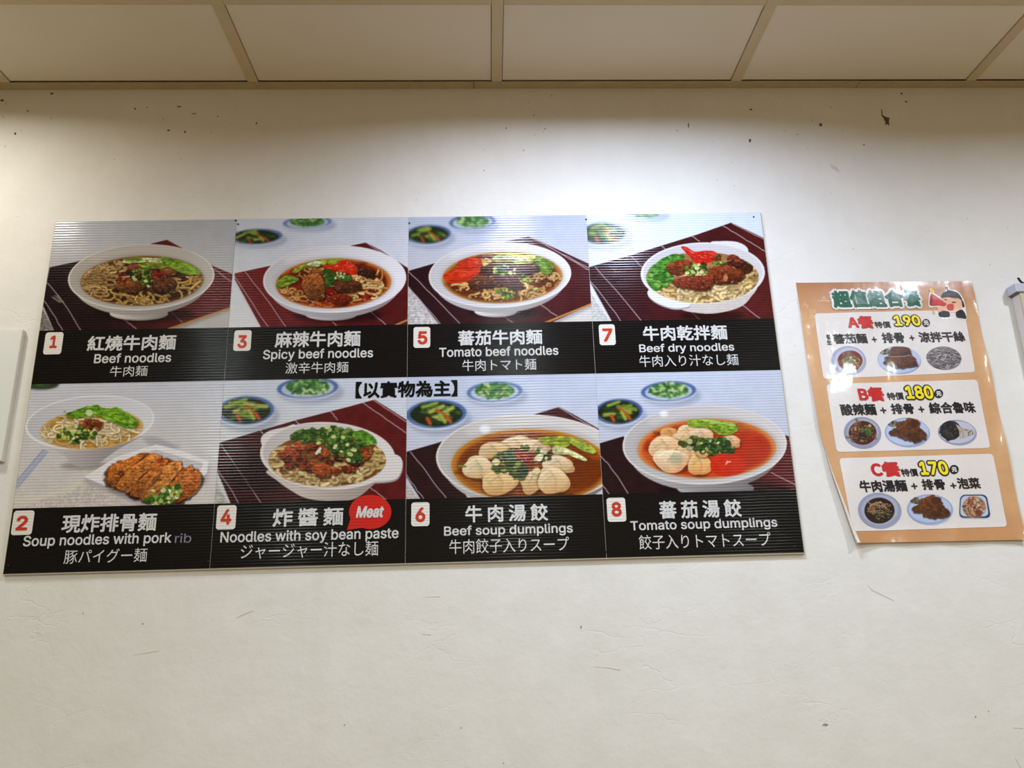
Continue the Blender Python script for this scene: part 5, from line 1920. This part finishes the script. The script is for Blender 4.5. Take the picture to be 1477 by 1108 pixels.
cr = patch_obj('cartoon_print', pw(SHAPES[0][1]), SHAPES[0][2], CART['paper'], poster)
cr['label'] = 'small cartoon of a dark-haired person shouting into a red megaphone'
for nm, pts, d in SHAPES[1:]:
    patch_obj({'hair': 'cartoon_hair', 'skin': 'cartoon_face', 'red': 'megaphone', 'dark_red': 'megaphone_mouth', 'navy': 'cartoon_sleeve', 'gold': 'sound_mark', 'mouth': 'cartoon_mouth'}[nm],
             pw(pts), d, CART[nm], cr)

# ------------------------------------------------------------------ blank white board cut by the left border of the view
M_BLANK = plain_mat('blank_white_board', (226, 228, 224), 0.4, 0.02, 8.0, 0.4)
M_BEAD = plain_mat('cream_board_edge', (206, 198, 182), 0.5, 0.08, 40.0)
wx, wz1 = [float(v) for v in to_wall(38, 478)]
_, wz0 = [float(v) for v in to_wall(8, 667)]
wx -= 0.0005
wb = empty('white_board', (wx - 0.3, 0, wz0), 'blank white board with a cream edge cut off by the left border of the photo', 'board')
v, f = box_vf(-0.3, 0.3 - 0.0016, -0.0115, -0.0003, 0.0018, wz1 - wz0 - 0.0018, 0.0008)
obj('panel', v, f, M_BLANK, wb)
H_ = wz1 - wz0
fr = join(box_vf(0.2965, 0.300, -0.0105, -0.0004, 0, H_, 0.0006), box_vf(-0.3, 0.2965, -0.0105, -0.0004, 0, 0.003, 0.0005), box_vf(-0.3, 0.2965, -0.0105, -0.0004, H_ - 0.003, H_, 0.0005))
obj('edge_bead', *fr, M_BEAD, wb)

# ------------------------------------------------------------------ wall cabinet with a grey cap, cut by the right border
M_GREYMETAL = plain_mat('pale_grey_enamel', (186, 188, 200), 0.35, 0.05, 30.0)
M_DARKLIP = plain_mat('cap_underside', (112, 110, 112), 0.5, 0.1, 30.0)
M_CARD = plain_mat('worn_plywood', (196, 182, 150), 0.7, 0.2, 25.0)
M_SIDE = plain_mat('cabinet_side_paint', (214, 208, 202), 0.6, 0.04, 12.0)
M_CABLE = plain_mat('black_cable_rubber', (24, 22, 22), 0.45, 0.1, 60.0)
SD = 0.031
sx, sz1 = [float(v) for v in to_wall(1463.5, 408.5, -SD)]
_, sz0 = [float(v) for v in to_wall(1463.5, 420.5, -SD)]
bx_, _ = [float(v) for v in to_wall(1472, 428, -SD + 0.002)]
bx_ -= sx
sh = empty('wall_cabinet', (sx, 0, sz1 - 0.60), 'pale box cabinet with a grey cap on the wall, cut by the right border', 'cabinet')
H2 = 0.60
v, f = box_vf(0.0, 0.40, -SD, -0.0004, H2 - (sz1 - sz0), H2, 0.0015)
obj('grey_cap', v, f, M_GREYMETAL, sh)
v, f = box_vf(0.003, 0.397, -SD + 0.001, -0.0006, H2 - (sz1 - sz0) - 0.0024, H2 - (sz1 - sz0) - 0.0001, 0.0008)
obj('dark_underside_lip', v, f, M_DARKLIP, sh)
zb = H2 - (sz1 - sz0) - 0.0026
v, f = box_vf(bx_, 0.39, -SD + 0.006, -0.0008, 0.0, zb, 0.001)
obj('cabinet_body', v, f, M_SIDE, sh)
v, f = box_vf(bx_ + 0.0002, 0.389, -SD + 0.002, -SD + 0.0058, 0.001, zb - 0.0005, 0.001)
obj('plywood_front', v, f, M_CARD, sh)
# cable that comes down onto the shelf
cpts = [(sx + 0.0150, -SD + 0.006, sz1 + 0.016), (sx + 0.0175, -SD + 0.006, sz1 + 0.010), (sx + 0.022, -SD + 0.006, sz1 + 0.0035), (sx + 0.031, -SD + 0.007, sz1 + 0.0030), (sx + 0.055, -SD + 0.009, sz1 + 0.0030), (sx + 0.10, -SD + 0.010, sz1 + 0.0030), (sx + 0.2, -SD + 0.010, sz1 + 0.0030)]


def tube(pts, r, n=8):
    P = [np.array(p, float) for p in pts]
    V, F = [], []
    for i, p in enumerate(P):
        d = P[min(i + 1, len(P) - 1)] - P[max(i - 1, 0)]
        d = d / np.linalg.norm(d)
        a = np.cross(d, [0.3, 1, 0.2])
        a = a / np.linalg.norm(a)
        b = np.cross(d, a)
        for k_ in range(n):
            t = 2 * math.pi * k_ / n
            V.append(tuple(p + r * (math.cos(t) * a + math.sin(t) * b)))
    for i in range(len(P) - 1):
        for k_ in range(n):
            F.append((i * n + k_, i * n + (k_ + 1) % n, (i + 1) * n + (k_ + 1) % n, (i + 1) * n + k_))
    F.append(tuple(range(n)))
    F.append(tuple(range((len(P) - 1) * n, len(P) * n)))
    return V, F


sp = np.array(cpts)
fine_ = []
for i in range(len(sp) - 1):
    a, b, c, d = sp[max(i - 1, 0)], sp[i], sp[i + 1], sp[min(i + 2, len(sp) - 1)]
    for j in range(6):
        t = j / 6
        fine_.append(0.5 * (2 * b + (c - a) * t + (2 * a - 5 * b + 4 * c - d) * t * t + (3 * b - a - 3 * c + d) * t ** 3))
fine_.append(sp[-1])
fine_ = np.array(fine_)
fine_ -= np.array([sx + 0.04, 0, sz1])
v, f = tube(fine_, 0.0026)
cb_ = obj('cable', v, f, M_CABLE, loc=(sx + 0.04, 0, sz1))
cb_['label'] = 'black cable coming down onto the grey cap of the wall cabinet'
cb_['category'] = 'cable'
